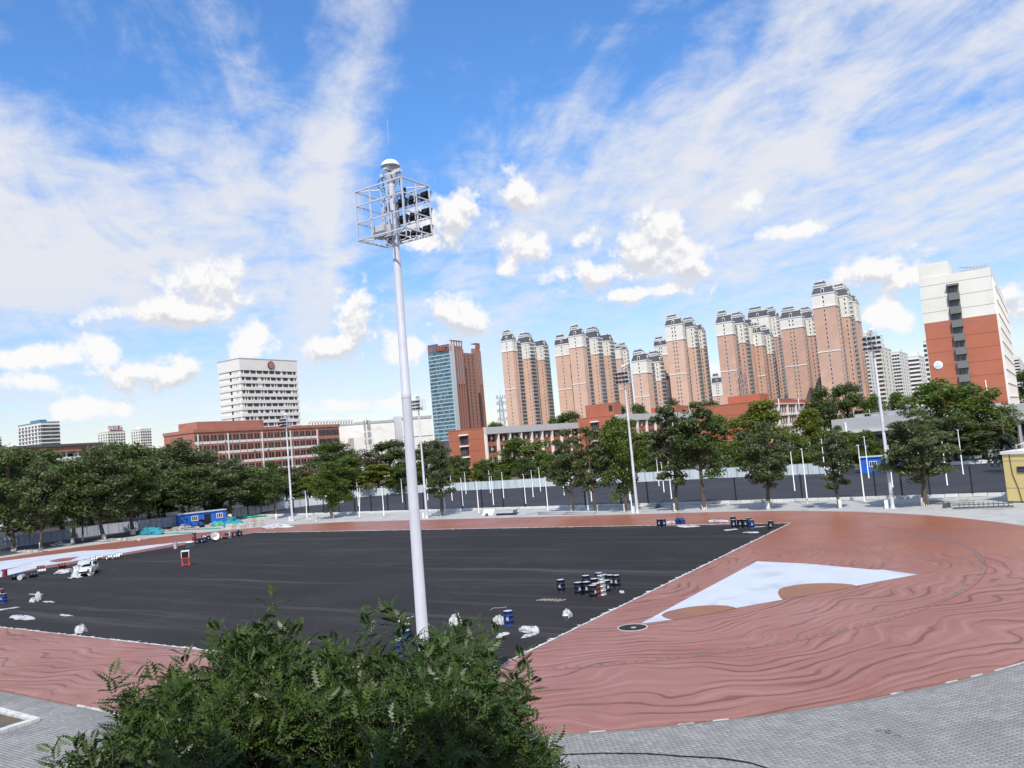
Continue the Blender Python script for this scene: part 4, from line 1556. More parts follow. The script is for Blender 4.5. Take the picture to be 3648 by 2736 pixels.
# right face: white frames and rows of windows with pipes
cols = 7
for k in range(11):
    z = H - 3.6 - k * fh
    for j in range(cols):
        on_a(dt, 'window', win(1.7, 1.9, .14, 2, 1, M_WFRAME, G_DARK, .2), L * (j + .5) / cols, z, 0)
        if k % 1 == 0:
            on_a(dt, 'air_conditioner', ac_mesh(), L * (j + .9) / cols, z - .3, .05)
    MB().box(-.02, .55, .3, L, 0, .25).build('ledge', M_WPAINT, dt, (0, 0, z - .75))
v = MB().box(-.02, .5, -.15, .15, 0, H - 3).mesh('white_post', M_WPAINT)
for j in range(cols * 2 + 1):
    inst('white_post', v, dt, (0, max(.4, L * j / cols / 2), 0))
mb = MB()
for k in range(7):
    x = -W * .42 + k * W * .05
    mb.tube((x, 4, H + .3), (x + 1.6, 6.5, H + 1.9), .1, n=5)
    mb.tube((x, 4, H + .01), (x, 4, H + 1.7), .07, n=5)
mb.tube((-W * .42, 4, H + 1.7), (-W * .05, 4, H + .9), .12, n=5)
mb.build('solar_heater', M_GREYC, dt)
# round white plaque
ds = MB()
ds.lathe([(0.0, .16), (.95, .16), (1.0, .12), (1.0, 0)], 28)
o = ds.build('plaque', M_WMETAL, dt, (-W * .875, -.02, at(*z5(1452, 960), 184)[2]))
o.rotation_euler = (PI / 2, 0, 0)
M_PALE = mat('plaque_print', (0.45, 0.45, 0.47), 0.6, 0.1, 3.0)
o2 = MB().box(-.3, .3, .2, .45, 0.165, .175).box(-.55, -.1, -.35, -.1, .165, .175).box(.1, .55, -.35, -.1, .165, .175).build('print', M_PALE, o)
MB().tube((-W * .24, -.12, 2), (-W * .26, -.12, 16), .1, n=6).build('downpipe', M_WMETAL, dt)

# ------------------------------------------------------------------ grey sports hall, right
p0 = np.array(at(2977, 1495, 172)); Lh = 110
gh = thing('sports_hall', 'low grey sports hall with dark glazed bays behind the court', 'building', (p0[0], p0[1], 0), GA)
H = float(p0[2])
MB().box(0, Lh, 1.2, 30, 0, H - 2.6).build('wall', M_GREYC, gh)
MB().box(-.8, Lh, -.6, 30, H - 2.6 + .003, H).build('parapet', M_GREYC, gh)
MB().box(-.9, Lh, -1.0, 2, H - 3.1, H - 2.6).build('canopy', M_LGREY, gh)
nb = 20
bay = Lh / nb
colm = MB().box(-.22, .22, -.35, 1.19, 0, H - 3.103).mesh('column', M_GREYC)
wm = win(round(bay - .7, 1), 3.4, .1, 5, 3, M_FRAME, G_DARK, .1)
blank = MB().box(-bay / 2 + .25, bay / 2 - .25, 1.1, 1.197, .3, 2.6).mesh('opening', M_BLACK)
pnl = MB().box(-bay / 2 + .22, bay / 2 - .22, .75, 1.19, 0, 1.1).mesh('spandrel', M_LGREY)
for k in range(nb + 1):
    inst('column', colm, gh, (bay * k, 0, 0))
for k in range(nb):
    inst('window', wm, gh, (bay * (k + .5), 1.2, H - 7.2))
    if 7 <= k <= 12:
        inst('opening', blank, gh, (bay * (k + .5), 0, 0))
    inst('spandrel', pnl, gh, (bay * (k + .5), 0, H - 8.6))
for k in range(0, nb, 4):
    MB().tube((0, -.75, 0), (0, -.75, H - .8), .16, n=7).build('downpipe', M_WMETAL, gh, (bay * k + 2.0, 0, 0))
mb = MB()
for k in range(9):
    x = 3 + k * 3.2
    mb.tube((x, 4, H), (x, 4, H + random.uniform(.8, 1.9)), .09, n=5)
    if k:
        mb.tube((x - 3.2, 4, H + .7), (x, 4, H + .7), .07, n=5)
    mb.box(x, x + 1.6, 5, 7, H + .002, H + random.uniform(.4, 1.0))
mb.build('roof_pipes', M_GREYC, gh)

# ------------------------------------------------------------------ yellow booth at the right edge
p = gnd(3592, 1790)
q = gnd(3648, 1791)
bo = thing('yellow_booth', 'pale yellow rendered booth with a flat white roof edge at the right edge', 'booth', (p[0], p[1], 0), math.atan2(q[1] - p[1], q[0] - p[0]) - .02)
d = math.hypot(*p)
bh = (1790 - 1645) / CF * d
MB().box(0, 9, 0, 5.5, .15, bh).build('wall', M_YELLOW, bo)
MB().box(-.05, 9.05, -.05, 5.55, 0, .147).build('plinth', M_DGREY, bo)
MB().box(-.12, 9.1, -.15, .12, bh + .002, bh + .32).box(-.12, .12, .121, 5.6, bh + .002, bh + .32).box(-.12, 9.1, 5.4, 5.62, bh + .33, bh + .40).build('roof_edge', M_WPAINT, bo)
MB().box(.13, 8.9, .13, 5.3, bh + .004, bh + .08).build('roof', M_GREYC, bo)
MB().box(0, 9, -.012, 0, -.03, .03).build('groove', MATS['panel_groove'], bo, (0, 0, bh * .86))
MB().box(0, 9, -.012, 0, -.03, .03).build('groove', MATS['panel_groove'], bo, (0, 0, bh * .30))
inst('window', win(2.4, .62, .09, 2, 1, M_FRAME, G_GREY, .1), bo, (2.6, 0, bh * .62))
MB().path([(.75, -.04, bh), (.85, -.06, bh * .6), (1.25, -.05, bh * .3), (1.5, -.08, .1)], .03, 5).build('cable', M_BLACK, bo)
MB().path([(1.1, .6, bh + .1), (1.4, .5, bh + .9), (2.2, .5, bh + 1.1)], .05, 5).build('roof_pipe', M_WMETAL, bo)


# ------------------------------------------------------------------ blue site cabins
def cabin(label, p, q, h, depth, doors, wins_, roof_up=0.0):
    p, q = np.array(p), np.array(q)
    d = q - p
    L = float(np.linalg.norm(d))
    root = thing('site_cabin', label, 'cabin', (p[0], p[1], 0), math.atan2(d[1], d[0]), 'blue site cabins')
    MB().box(0, L, 0, depth, 0, h).build('wall', M_BLUE, root)
    rb = MB()
    for k in range(int(L / .35)):
        rb.box(k * .35, k * .35 + .12, -.03, -.002, .05, h - .05)
    tag(rb.build('sheet_ribs', M_BLUE, root), kind='stuff')
    MB().box(-.2, L + .2, -.3, depth + .3, h + .003, h + .14).build('roof', mat('pale_sheet_roof', (0.42, 0.50, 0.62), 0.5, 0.1, 1.0), root)
    for (f, w) in doors:
        MB().box(f * L - w / 2, f * L + w / 2, -.05, -.031, .02, 2.05).build('doorway', M_BLACK, root)
        MB().box(f * L + w / 2 + .02, f * L + w / 2 + .75, -.12, -.05, .05, 2.05).build('door', M_BLUE, root)
        MB().box(f * L - w / 2 - .8, f * L - w / 2 - .02, -.10, -.05, .05, 2.05).build('door', M_BLUE, root)
    for f in wins_:
        inst('window', win(1.25, 1.0, .10, 3, 1, M_WFRAME, G_DARK, .1), root, (f * L, -.04, 1.0))
    return root


g = lambda x, y: gnd(600 + .181 * x, 1780 + .181 * y)
cabin('bright blue site cabin with an open doorway among the rubble on the left', g(212, 555), g(1140, 440), 2.5, 2.6, [(.60, 1.25)], [.33, .86])
Zb = lambda x, y: gnd(2736 + .4123 * x, 1500 + .4123 * y, .3)
c1 = cabin('long blue cabin with one white window behind the right floodlight mast', Zb(808, 452), Zb(1085, 436), 2.7, 2.6, [], [.40])
c2 = cabin('second blue cabin behind the court, half hidden by a tree crown', Zb(1100, 436), Zb(1335, 420), 2.7, 2.6, [], [.62])
for c in (c1, c2):
    c.location.z = .3

# the school building the picture is taken from: its wall stands just behind the window and shades the near tree
hb = thing('home_building', 'cream school building behind the viewpoint that shades the near tree', 'building', (0, -1.0, 0))
MB().box(-34, 34, -16, 0, 0, 19.4).build('wall', M_CREAM, hb)
MB().box(-34.4, 34.4, -16.4, .4, 19.403, 20.0).build('parapet', M_LGREY, hb)
hw = win(2.4, 1.9, .12, 3, 1, M_WFRAME, G_DARK, .12)
for f in range(5):
    for k in range(16):
        o = inst('window', hw, hb, (-31 + k * 4.1, 0, 1.2 + f * 3.5), PI)

# ------------------------------------------------------------------ floodlight masts
M_POLE = mat('galvanised_white', (0.58, 0.575, 0.62), 0.45, 0.07, 1.3, 0.0, spec=0.5, stain=((0.46, 0.45, 0.47), 0.9, 0.54, 0.5))
M_LAMP = mat('lamp_black', (0.012, 0.012, 0.014), 0.35, 0.2, 3.0)
M_LENSG = glass('lamp_glass', (0.05, 0.055, 0.065), 0.1)


def make_mast():
    H = 20.35
    r = thing('floodlight_mast', 'x', 'floodlight mast', (0, 0, 0), GA, 'tall white floodlight masts around the track')
    MB().lathe([(.36, 0), (.36, .06), (.205, .08), (.20, .5), (.186, 5.0)], 20).build('base_section', M_POLE, r)
    MB().lathe([(.193, 4.85), (.193, 5.0), (.182, 5.02), (.150, 12.6)], 20).build('middle_section', M_POLE, r)
    MB().lathe([(.158, 12.45), (.158, 12.6), (.147, 12.62), (.105, 19.55)], 20).build('top_section', M_POLE, r)
    # hoist head and dome
    hd = MB().lathe([(.115, 19.40), (.24, 19.66), (.24, 19.69), (.0, 19.69)], 16)
    hd.box(-.42, .42, -.07, .07, 19.692, 19.80)
    hd.box(-.06, .06, -.30, .30, 19.801, 19.86)
    hd.box(-.05, .05, -.2, .2, 19.861, 20.02)
    hd.build('hoist_head', M_POLE, r)
    dm = MB().lathe([(.31, 19.97), (.30, 20.03), (.25, 20.10), (.18, 20.155), (.09, 20.185), (.0, 20.195)], 22)
    dm.lathe([(.30, 19.98), (.285, 20.02), (.23, 20.08), (.0, 20.15)], 22)
    dm.build('dome', mat('dome_white', (0.80, 0.80, 0.80), 0.4, 0.04, 1.0), r)
    MB().tube((0, 0, 20.2), (0, 0, 21.5), .006, .003, n=5).build('lightning_rod', M_POLE, r)
    # cage
    cx, cy, z0, z1 = 0.99, .66, 17.62, 19.22
    fr = MB()
    t = .026

    def bar(p, q, rr=t):
        fr.tube(p, q, rr, n=4, smooth=False)
    for z in (z0, z1):
        for (a, b) in (((-cx, -cy), (cx, -cy)), ((cx, -cy), (cx, cy)), ((cx, cy), (-cx, cy)), ((-cx, cy), (-cx, -cy))):
            bar((*a, z), (*b, z), .032)
    for (x, y) in ((-cx, -cy), (cx, -cy), (cx, cy), (-cx, cy)):
        bar((x, y, z0), (x, y, z1), .032)
    for z in (z0 + .56, z0 + 1.12):
        bar((-cx, -cy, z), (cx, -cy, z))
        bar((-cx, cy, z), (cx, cy, z))
        bar((-cx, -cy, z), (-cx, cy, z))
        bar((cx, -cy, z - .0), (cx, cy, z))
    for x in (-.36, .36):
        bar((x, -cy, z0), (x, -cy, z1))
        bar((x, cy, z0), (x, cy, z1))
    for x in (-cx, cx):
        bar((x, 0, z0), (x, 0, z1))
    for z in (z0, z1):
        bar((-cx, -cy, z), (-.3, -.2, z), .022)
        bar((cx, -cy, z), (.3, -.2, z), .022)
        bar((cx, cy, z), (.3, .2, z), .022)
        bar((-cx, cy, z), (-.3, .2, z), .022)
        for k in range(18):
            a0, a1 = 2 * PI * k / 18, 2 * PI * (k + 1) / 18
            bar((.36 * math.cos(a0), .36 * math.sin(a0), z), (.36 * math.cos(a1), .36 * math.sin(a1), z), .02)
    for k in range(4):
        a0 = PI / 4 + PI / 2 * k
        bar((.36 * math.cos(a0), .36 * math.sin(a0), z0), (.36 * math.cos(a0), .36 * math.sin(a0), z1), .02)
    fr.build('lamp_cage', M_POLE, r)
    # lamps look out over the field (+y) and down
    lm = MB()
    lm.box(-.185, .185, -.02, .06, -.135, .135, 0, inset=.0)
    lm.box(-.12, .12, -.07, -.02, -.08, .08, 0, inset=.015)
    lm.box(-.195, .195, .06, .085, -.145, .145, 0)
    lm.face([(.17, .087, -.12), (-.17, .087, -.12), (-.17, .087, .12), (.17, .087, .12)], 1)
    lmm = lm.mesh('floodlight', [M_LAMP, M_LENSG])
    br = MB().path([(-.24, 0, 0), (-.24, -.02, -.22), (.24, -.02, -.22), (.24, 0, 0)], .014, 5).mesh('bracket', M_LAMP)
    for iz in range(3):
        z = z0 + .26 + iz * .56
        for x in (-.74, -.25, .25, .74):
            o = inst('floodlight', lmm, r, (x, cy + .06, z))
            o.rotation_euler = (math.radians(-20), 0, random.uniform(-.06, .06))
            inst('bracket', br, o)
    MB().box(-.62, -.12, -.38, .02, z0 + .05, z0 + .42).build('ballast_box', mat('ballast_grey', (0.52, 0.52, 0.53), .5, .05, 1.0), r)
    MB().box(-.02, .14, -.35, -.15, z0 + .05, z0 + .38).build('ballast_box', MATS['ballast_grey'], r)
    # hoist ropes and the coil of cable
    for (x, y) in ((-.40, 0), (.40, 0)):
        MB().tube((x, y, 19.75), (x * .8, y, z1 + .02), .012, n=4).build('rope', M_DGREY, r)
    MB().tube((.05, -.15, 19.8), (.35, -.20, z1), .016, n=4).build('cable', M_LAMP, r)
    cp = [(-.46 + .13 * math.cos(t * .52), -.02, 19.5 + .15 * math.sin(t * .52)) for t in range(13)]
    MB().path(cp + [(-.36, 0, z1 + .1)], .012, 5).build('cable_coil', M_LAMP, r)
    for k in range(3):
        MB().box(.36 + k * .02, .44 + k * .02, -.04 + k * .05, .03 + k * .05, 18.7 + k * .13, 18.92 + k * .13).build('hook', M_LAMP, r)
    MB().box(-.12, .12, -.245, -.19, .9, 1.7).build('hatch', M_POLE, r)
    return r


mast0 = make_mast()
mp = at(389.8 * 3.5625, 158 * 3.5625, 25.25)
mast0['label'] = 'nearest floodlight mast, cutting through the whole picture behind the leafy tree'
mast0_done = False
FARM = [((1042, 1857), 'leftmost far floodlight mast, standing near the blue cabin'),
        ((1521, 1846), 'far floodlight mast just right of the nearest mast, before the glass tower'),
        ((2271, 1828), 'far floodlight mast rising in front of the paired tan towers'),
        ((3181, 1811), 'rightmost far floodlight mast, tallest of the far ones, by the white far towers')]
for (px, lab) in FARM:
    c = copy_tree(mast0)
    g0 = gnd(*px)
    c.location = (g0[0], g0[1], 0)
    c.rotation_euler = (0, 0, GA + PI + random.uniform(-.06, .06))
    c['label'] = lab
    MB().box(.42, .78, -.2, .2, 0, .95).build('control_box', M_WMETAL, c)

# the near mast stands very slightly out of plumb
mast0.matrix_world = Matrix.Translation((mp[0] - .17, mp[1], 0)) @ Matrix.Rotation(math.radians(.48), 4, 'Y') @ Matrix.Rotation(GA, 4, 'Z')

# ------------------------------------------------------------------ small court lights
def make_court_light(h):
    r = thing('court_light', 'x', 'light pole', (0, 0, 0), 0, 'slim white light poles on the ball courts')
    MB().lathe([(.16, 0), (.16, .02), (.075, .03), (.055, h)], 10).build('pole', M_WMETAL, r)
    MB().box(-.62, .62, -.04, .04, h - .03, h + .05).build('crossarm', M_WMETAL, r)
    for x in (-.38, .38):
        o = MB().box(-.20, .20, -.16, .16, 0, .10).box(-.14, .14, -.10, .10, .101, .17).build('lamp_head', M_LAMP, r, (x, -.05, h + .06))
        o.rotation_euler = (math.radians(18), 0, 0)
    return r


Z8 = lambda x, y: (1500 + .4123 * x, 1500 + .4123 * y)
Z6f = lambda x, y: (2736 + .4123 * x, 1500 + .4123 * y)
CL = [(Z8(270, 685), 0), (Z8(362, 732), 0), (Z8(390, 630), 0), (Z8(500, 795), 0), (Z8(600, 620), 0), (Z8(627, 722), 0), (Z8(715, 665), 0),
      (Z8(905, 712), 0), (Z8(970, 655), 0), (Z8(1033, 605), 0), (Z8(1097, 775), 0), (Z8(1237, 640), 0), (Z8(1278, 566), 0), (Z8(1445, 770), 0),
      (Z8(1475, 692), 0), (Z8(1535, 562), 0), (Z8(1822, 760), 0), (Z8(1805, 682), 0), (Z8(2057, 560), 0), (Z8(2100, 612), 0), (Z8(2165, 670), 1),
      (Z6f(232, 600), 1), (Z6f(343, 708), 1), (Z6f(500, 505), 1), (Z6f(625, 490), 1), (Z6f(835, 695), 1), (Z6f(872, 492), 1), (Z6f(1078, 570), 1),
      (Z6f(1265, 472), 1), (Z6f(1550, 553), 1), (Z6f(1688, 458), 1), (Z6f(1370, 680), 1),
      (z2(955, 1565), 0), (z2(1168, 1465), 0), (z2(1400, 1460), 0), (z2(1408, 1553), 2), (z2(1620, 1545), 0), (z2(1782, 1430), 0), (z2(2000, 1410), 0), (Z8(210, 800), 0)]
protoL = {0: make_court_light(5.05), 1: make_court_light(6.7)}
used = set()
CL.sort(key=lambda c: c[0][0])
ns = nt_ = 0
for (px, kind) in CL:
    k = 0 if kind == 2 else kind
    o = protoL[k] if k not in used else copy_tree(protoL[k])
    used.add(k)
    p = gnd(px[0], px[1], .3)
    o.location = (p[0], p[1], .3)
    o.rotation_euler = (0, 0, kang + random.uniform(-.12, .12))
    if kind == 2:
        o.rotation_euler = (0, math.radians(7), kang)
        o['label'] = 'leaning white light pole crossing an upright one, right of the leftmost far mast'
    elif k == 0:
        o['label'] = ORD[ns] + ' white court light pole from the left on the lower left court'
        ns += 1
    else:
        o['label'] = ORD[nt_] + ' tall white court light pole from the left on the right hand court'
        nt_ += 1

# ------------------------------------------------------------------ black fence posts on the court kerb
pm_ = MB().box(-.08, .08, -.08, .08, 0, 3.1).box(-.09, .09, -.09, .09, 3.101, 3.16).mesh('fence_post', mat('post_black', (0.018, 0.018, 0.02), .5, .1, 2.0))
pls = MB().box(-.14, .14, -.14, .14, 0, .02).mesh('base_plate', MATS['post_black'])
FP = [z2(x, 1580)[0] for x in (447, 562, 680, 845, 972, 1103, 1235, 1372, 1515, 1660, 1812, 1970)] + [Z8(x, 0)[0] for x in (28, 185, 360, 533, 715, 902, 1090, 1425, 1735, 1968)] + [2200 + .4123 * x for x in (1030, 1605)] + [Z6f(x, 0)[0] for x in (303, 612, 940, 1168, 1408, 1775, 2082)]
FP = sorted(FP)
FP = [x for i, x in enumerate(FP) if i == 0 or x - FP[i - 1] > 25]
for i, sx in enumerate(FP):
    # on the kerb line: intersect the sight line with it
    y0 = 1845 - (sx - 1000) * .027
    d = ray(sx, y0)[:2]
    t = np.linalg.solve(np.array([d, -kd]).T, c_nl - kn * .22 * -1 * 0 + (-kn) * .2)[0]
    p = d * t
    r = thing('fence_post', ORD[i] + ' black fence post from the left along the near court kerb', 'post', (p[0], p[1], .36), kang, 'black fence posts along the court')
    inst('post', pm_, r)
    inst('base_plate', pls, r)

# ------------------------------------------------------------------ hoardings
M_HOARD = mat('grey_hoarding', (0.40, 0.43, 0.48), .5, .10, .6, .0, isl=.12)
M_HOARD2 = mat('pale_hoarding', (0.56, 0.61, 0.61), .5, .10, .6, .0, isl=.12, stain=((.38, .48, .47), .5, .5, .6))


def hoarding(label, pts, mt, h=2.0, z=0.0):
    W_ = [np.array(gnd(x, y, z)) for x, y in pts]
    root = thing('site_hoarding', label, 'fence', (*W_[0], z))
    pw = 2.05
    mb = MB()
    n = 8
    for k in range(n):
        x0 = pw * k / n
        x1 = pw * (k + .5) / n
        x2 = pw * (k + 1) / n
        mb.face([(x0, 0, .06), (x1, -.03, .06), (x1, -.03, h), (x0, 0, h)])
        mb.face([(x1, -.03, .06), (x2, 0, .06), (x2, 0, h), (x1, -.03, h)])
    mb.box(0, pw, -.04, .04, h + .002, h + .06)
    mb.box(0, pw, .02, .05, h * .5, h * .5 + .06)
    pmesh = mb.mesh('panel', mt)
    post = MB().box(-.05, .05, -.06, .06, 0, h + .1).mesh('post', mat('hoarding_post', (.20, .27, .42), .5, .1, 2.0))
    o0 = W_[0]
    for a, b in zip(W_[:-1], W_[1:]):
        d = b - a
        L = float(np.linalg.norm(d))
        n = max(1, round(L / pw))
        for k in range(n):
            p = a + d * k / n - o0
            o = inst('panel', pmesh, root, (p[0], p[1], 0), math.atan2(d[1], d[0]), (L / n / pw * .985, 1, 1))
            inst('post', post, root, (p[0], p[1], 0), math.atan2(d[1], d[0]))
    return root


hoarding('grey blue site hoarding running behind the left trees', [(-60, 1966), (185, 1931), (350, 1908), (495, 1890), (618, 1877)], M_HOARD)
hoarding('pale site hoarding behind the blue cabin on the left', [(618, 1874), (804, 1848), (912, 1832), (980, 1822), (1100, 1806), (1224, 1794)], mat('light_hoarding', (0.52, .54, .57), .5, .1, .6, isl=.1))
hoarding('pale greenish hoarding along the far side of the ball court', [(1235, 1776), (1420, 1761), (1603, 1750), (1813, 1741), (2040, 1729), (2300, 1717), (2560, 1704), (2960, 1688)], M_HOARD2, 2.0, .3)

# ------------------------------------------------------------------ lattice and antenna masts
def lattice(label, px_base_x, px_top, Y, w0, w1, levels, mt, pods=True):
    top = at(*px_top, Y)
    H = top[2]
    r = thing('antenna_mast', label, 'mast', (top[0], Y, 0), .3)
    legs = [(-1, -1), (1, -1), (1, 1), (-1, 1)]
    mb = MB()
    for (sx, sy) in legs:
        mb.tube((sx * w0 / 2, sy * w0 / 2, 0), (sx * w1 / 2, sy * w1 / 2, H * .86), w0 * .05, n=4)
    for k in range(levels):
        za, zb = H * .86 * k / levels, H * .86 * (k + 1) / levels
        wa = (w0 + (w1 - w0) * k / levels) / 2
        wb = (w0 + (w1 - w0) * (k + 1) / levels) / 2
        for i in range(4):
            (ax, ay), (bx, by) = legs[i], legs[(i + 1) % 4]
            mb.tube((ax * wa, ay * wa, za), (bx * wb, by * wb, zb), w0 * .028, n=4)
            mb.tube((ax * wb, ay * wb, zb), (bx * wb, by * wb, zb), w0 * .028, n=4)
    mb.build('lattice', mt, r)
    MB().tube((0, 0, H * .86), (0, 0, H), w1 * .10, w1 * .04, n=5).build('tip', mt, r)
    if pods:
        an = MB().box(-.25, .25, -.15, .15, 0, 2.2).mesh('antenna', mt)
        for lv in (.55, .66, .76, .84):
            for k in range(5):
                t = 2 * PI * k / 5
                inst('antenna', an, r, (w0 * .62 * math.cos(t), w0 * .62 * math.sin(t), H * lv), t)
    return r


lattice('bluish lattice antenna mast left of the lone tan tower', 0, z3(800, 675), 480, 4.2, 1.4, 14, mat('mast_blue_grey', (.34, .38, .44), .5, .1, 1.0))
lattice('slender grey antenna mast in front of the beige hall', 0, z2(1466, 672), 350, 2.2, 1.6, 12, mat('mast_grey', (.36, .36, .36), .5, .1, 1.0))
lattice('thin white and red antenna tower against the brick tower', 0, z4(1058, 840), 430, 4.5, 2.2, 14, mat('mast_red_grey', (.34, .24, .21), .5, .3, .3))

# ------------------------------------------------------------------ trees
M_BARK = mat('grey_brown_bark', (0.105, 0.082, 0.062), .95, .25, 2.0, .5)
M_LIME = mat('lime_wash', (0.62, 0.60, 0.55), .9, .12, 3.0, .2)
L_DARK = leaf_mat('leaf_dark', (0.046, 0.072, 0.025), (0.160, 0.212, 0.066), .38)
L_GREY = leaf_mat('leaf_grey_green', (0.054, 0.072, 0.034), (0.180, 0.212, 0.088), .38)
L_MID = leaf_mat('leaf_mid', (0.055, 0.092, 0.020), (0.185, 0.255, 0.050), .38)
L_YEL = leaf_mat('leaf_yellow_green', (0.090, 0.125, 0.020), (0.290, 0.320, 0.060), .38)
L_BRN = leaf_mat('leaf_brownish', (0.055, 0.048, 0.028), (0.130, 0.105, 0.060))


def tree_mesh(seed, height, rx, z_lo, n_cl, n_leaf, ls, lm, flat=0.55, spread=1.0, bare=0):
    spread *= 1.12
    """returns trunk mesh, whitewash mesh, crown mesh; trunk base at origin"""
    rg = np.random.default_rng(seed)
    zc = (height + z_lo) / 2
    rz = (height - z_lo) / 2
    cl = []
    while len(cl) < n_cl:
        p = rg.uniform(-1, 1, 3)
        r = np.linalg.norm(p)
        if r > 1 or r < .25:
            continue
        up = (p[2] + 1) / 2
        w = 1.0 - .35 * max(0, p[2]) + .1 * math.sin(3 * math.atan2(p[1], p[0]) + seed)
        p = p * (0.62 + .38 * r)
        cl.append((p[0] * rx * w, p[1] * rx * w, zc + p[2] * rz))
    cl = np.array(cl)
    trunk = MB()
    lean = rg.uniform(-.35, .35, 2)
    th = z_lo + rz * .9
    tp = [(0, 0, -.1), (lean[0] * .3, lean[1] * .3, z_lo * .5), (lean[0] * .8, lean[1] * .8, z_lo), (lean[0], lean[1], th), (lean[0] * 1.4, lean[1] * 1.2, height * .93)]
    r0 = height * .021
    trunk.path(tp, [r0 * 1.25, r0, r0 * .85, r0 * .5, r0 * .12], 8)
    order = rg.permutation(n_cl)[:26]
    for i in order:
        c = cl[i]
        f = min(.93, max(.15, (c[2] - z_lo * .75) / (height - z_lo) * .8))
        z = z_lo * .8 + f * (height - z_lo) * .75
        z = min(z, c[2] - .2)
        st = np.array([lean[0] * min(1, z / th), lean[1] * min(1, z / th), z])
        mid = st * .45 + c * .55 + np.array([rg.uniform(-.3, .3), rg.uniform(-.3, .3), -.25])
        k = r0 * .42 * (1.1 - f * .7)
        trunk.path([tuple(st), tuple(mid), tuple(c)], [k, k * .7, k * .2], 5)
    for i in range(bare):
        t = rg.uniform(0, 2 * PI)
        st = np.array([lean[0], lean[1], height * .72])
        e = st + np.array([math.cos(t) * rx * .45, math.sin(t) * rx * .45, height * .27 * rg.uniform(.7, 1.2)])
        m1 = (st + e) / 2 + rg.uniform(-.3, .3, 3)
        trunk.path([tuple(st), tuple(m1), tuple(e)], [r0 * .35, r0 * .25, r0 * .08], 5)
    # leaves
    per = rg.multinomial(n_leaf, rg.dirichlet(np.ones(n_cl) * 3))
    C, R = [], []
    for c, k in zip(cl, per):
        cr = rg.uniform(.75, 1.25) * rx * .30 * spread
        d = rg.normal(size=(k, 3))
        d /= np.linalg.norm(d, axis=1)[:, None]
        rr = cr * rg.uniform(0, 1, k) ** .45
        q = d * rr[:, None]
        q[:, 2] *= flat
        q[:, 2] -= .12 * (q[:, 0] ** 2 + q[:, 1] ** 2) / max(cr, .1)
        C.append(c + q)
    C = np.concatenate(C)
    n = len(C)
    nrm = rg.normal(size=(n, 3))
    nrm[:, 2] = np.abs(nrm[:, 2]) + .5
    nrm /= np.linalg.norm(nrm, axis=1)[:, None]
    u = np.cross(nrm, rg.normal(size=(n, 3)))
    u /= np.linalg.norm(u, axis=1)[:, None]
    v = np.cross(nrm, u)
    s = ls * rg.uniform(.6, 1.35, n)[:, None]
    V = np.stack([C - u * s, C - v * s * .45 + nrm * s * .12, C + u * s, C + v * s * .45 + nrm * s * .12], 1).reshape(-1, 3)
    F = np.arange(4 * n).reshape(-1, 4)
    crown = quick_mesh('crown', V, F, lm)
    lime = MB().lathe([(r0 * 1.27, .0), (r0 * 1.10, 1.05), (r0 * .5, 1.06)], 9)
    return trunk.mesh('trunk', M_BARK), lime.mesh('whitewash', M_LIME), crown


PROTO = {
    'A0': (tree_mesh(1, 10, 3.0, 2.6, 46, 7600, .20, L_GREY, .42), 10, 3.3),
    'A1': (tree_mesh(2, 10, 2.7, 2.4, 40, 6400, .20, L_GREY, .40, .92, 5), 10, 3.0),
    'A2': (tree_mesh(3, 10, 2.9, 2.8, 42, 7000, .20, L_DARK, .45), 10, 3.2),
    'B0': (tree_mesh(4, 10, 2.9, 1.2, 46, 8600, .21, L_YEL, .75, 1.0), 10, 3.2),
    'B1': (tree_mesh(5, 10, 3.2, 1.4, 50, 8600, .21, L_MID, .75, 1.0), 10, 3.5),
    'C0': (tree_mesh(6, 10, 3.6, 1.5, 56, 9500, .20, L_DARK, .62, 1.0), 10, 3.9),
    'C1': (tree_mesh(7, 10, 3.3, 1.5, 50, 9000, .20, L_GREY, .6, 1.0), 10, 3.6),
    'C2': (tree_mesh(8, 10, 3.4, 1.3, 52, 9500, .20, L_MID, .7, 1.05), 10, 3.7),
    'D0': (tree_mesh(9, 10, 2.8, 2.6, 34, 3600, .17, L_BRN, .5, .95, 6), 10, 3.1),
}
NAMES = {'A': 'pagoda_tree', 'B': 'plane_tree', 'C': 'broadleaf_tree', 'D': 'sparse_tree'}


def put_tree(kind, X, Y, H, Wd, label, group, lime=True, lean=0.0, z=0.0):
    (tm, wm, cm), h0, r0 = PROTO[kind]
    r = thing(NAMES[kind[0]], label, 'tree', (X, Y, z), random.uniform(0, 2 * PI), group)
    sz = H / h0
    sx = Wd / 2 / r0
    tsx = sz * .6 + sx * .4
    r.rotation_euler = (0, lean, r.rotation_euler[2])
    t = inst('trunk', tm, r, (0, 0, 0), 0, (sx, sx, sz))
    if lime:
        inst('whitewash', wm, t, (0, 0, 0), 0, (1, 1, 1.0 / sz))
    inst('crown', cm, r, (0, 0, 0), 0, (sx, sx, sz))
    return r


VW = 1.6492


def tree_px(kind, bx, by, top, w, label, group, lean=0.0, z=0.0):
    """base, top and crown width in the 2212-wide view"""
    X, Y = gnd(bx * VW, by * VW, z)
    H = at(bx * VW, top * VW, Y)[2] - z
    dist = math.hypot(X, Y)
    Wd = w * VW / CF * Y * 1.04
    return put_tree(kind, X, Y, H, Wd, label, group, True, lean, z)


def tree_far(kind, cx, top, w, Y, label, group):
    X, _, H = at(cx * VW, top * VW, Y)
    return put_tree(kind, X, Y, H, w * 1.22 * VW / CF * Y, label, group, False)


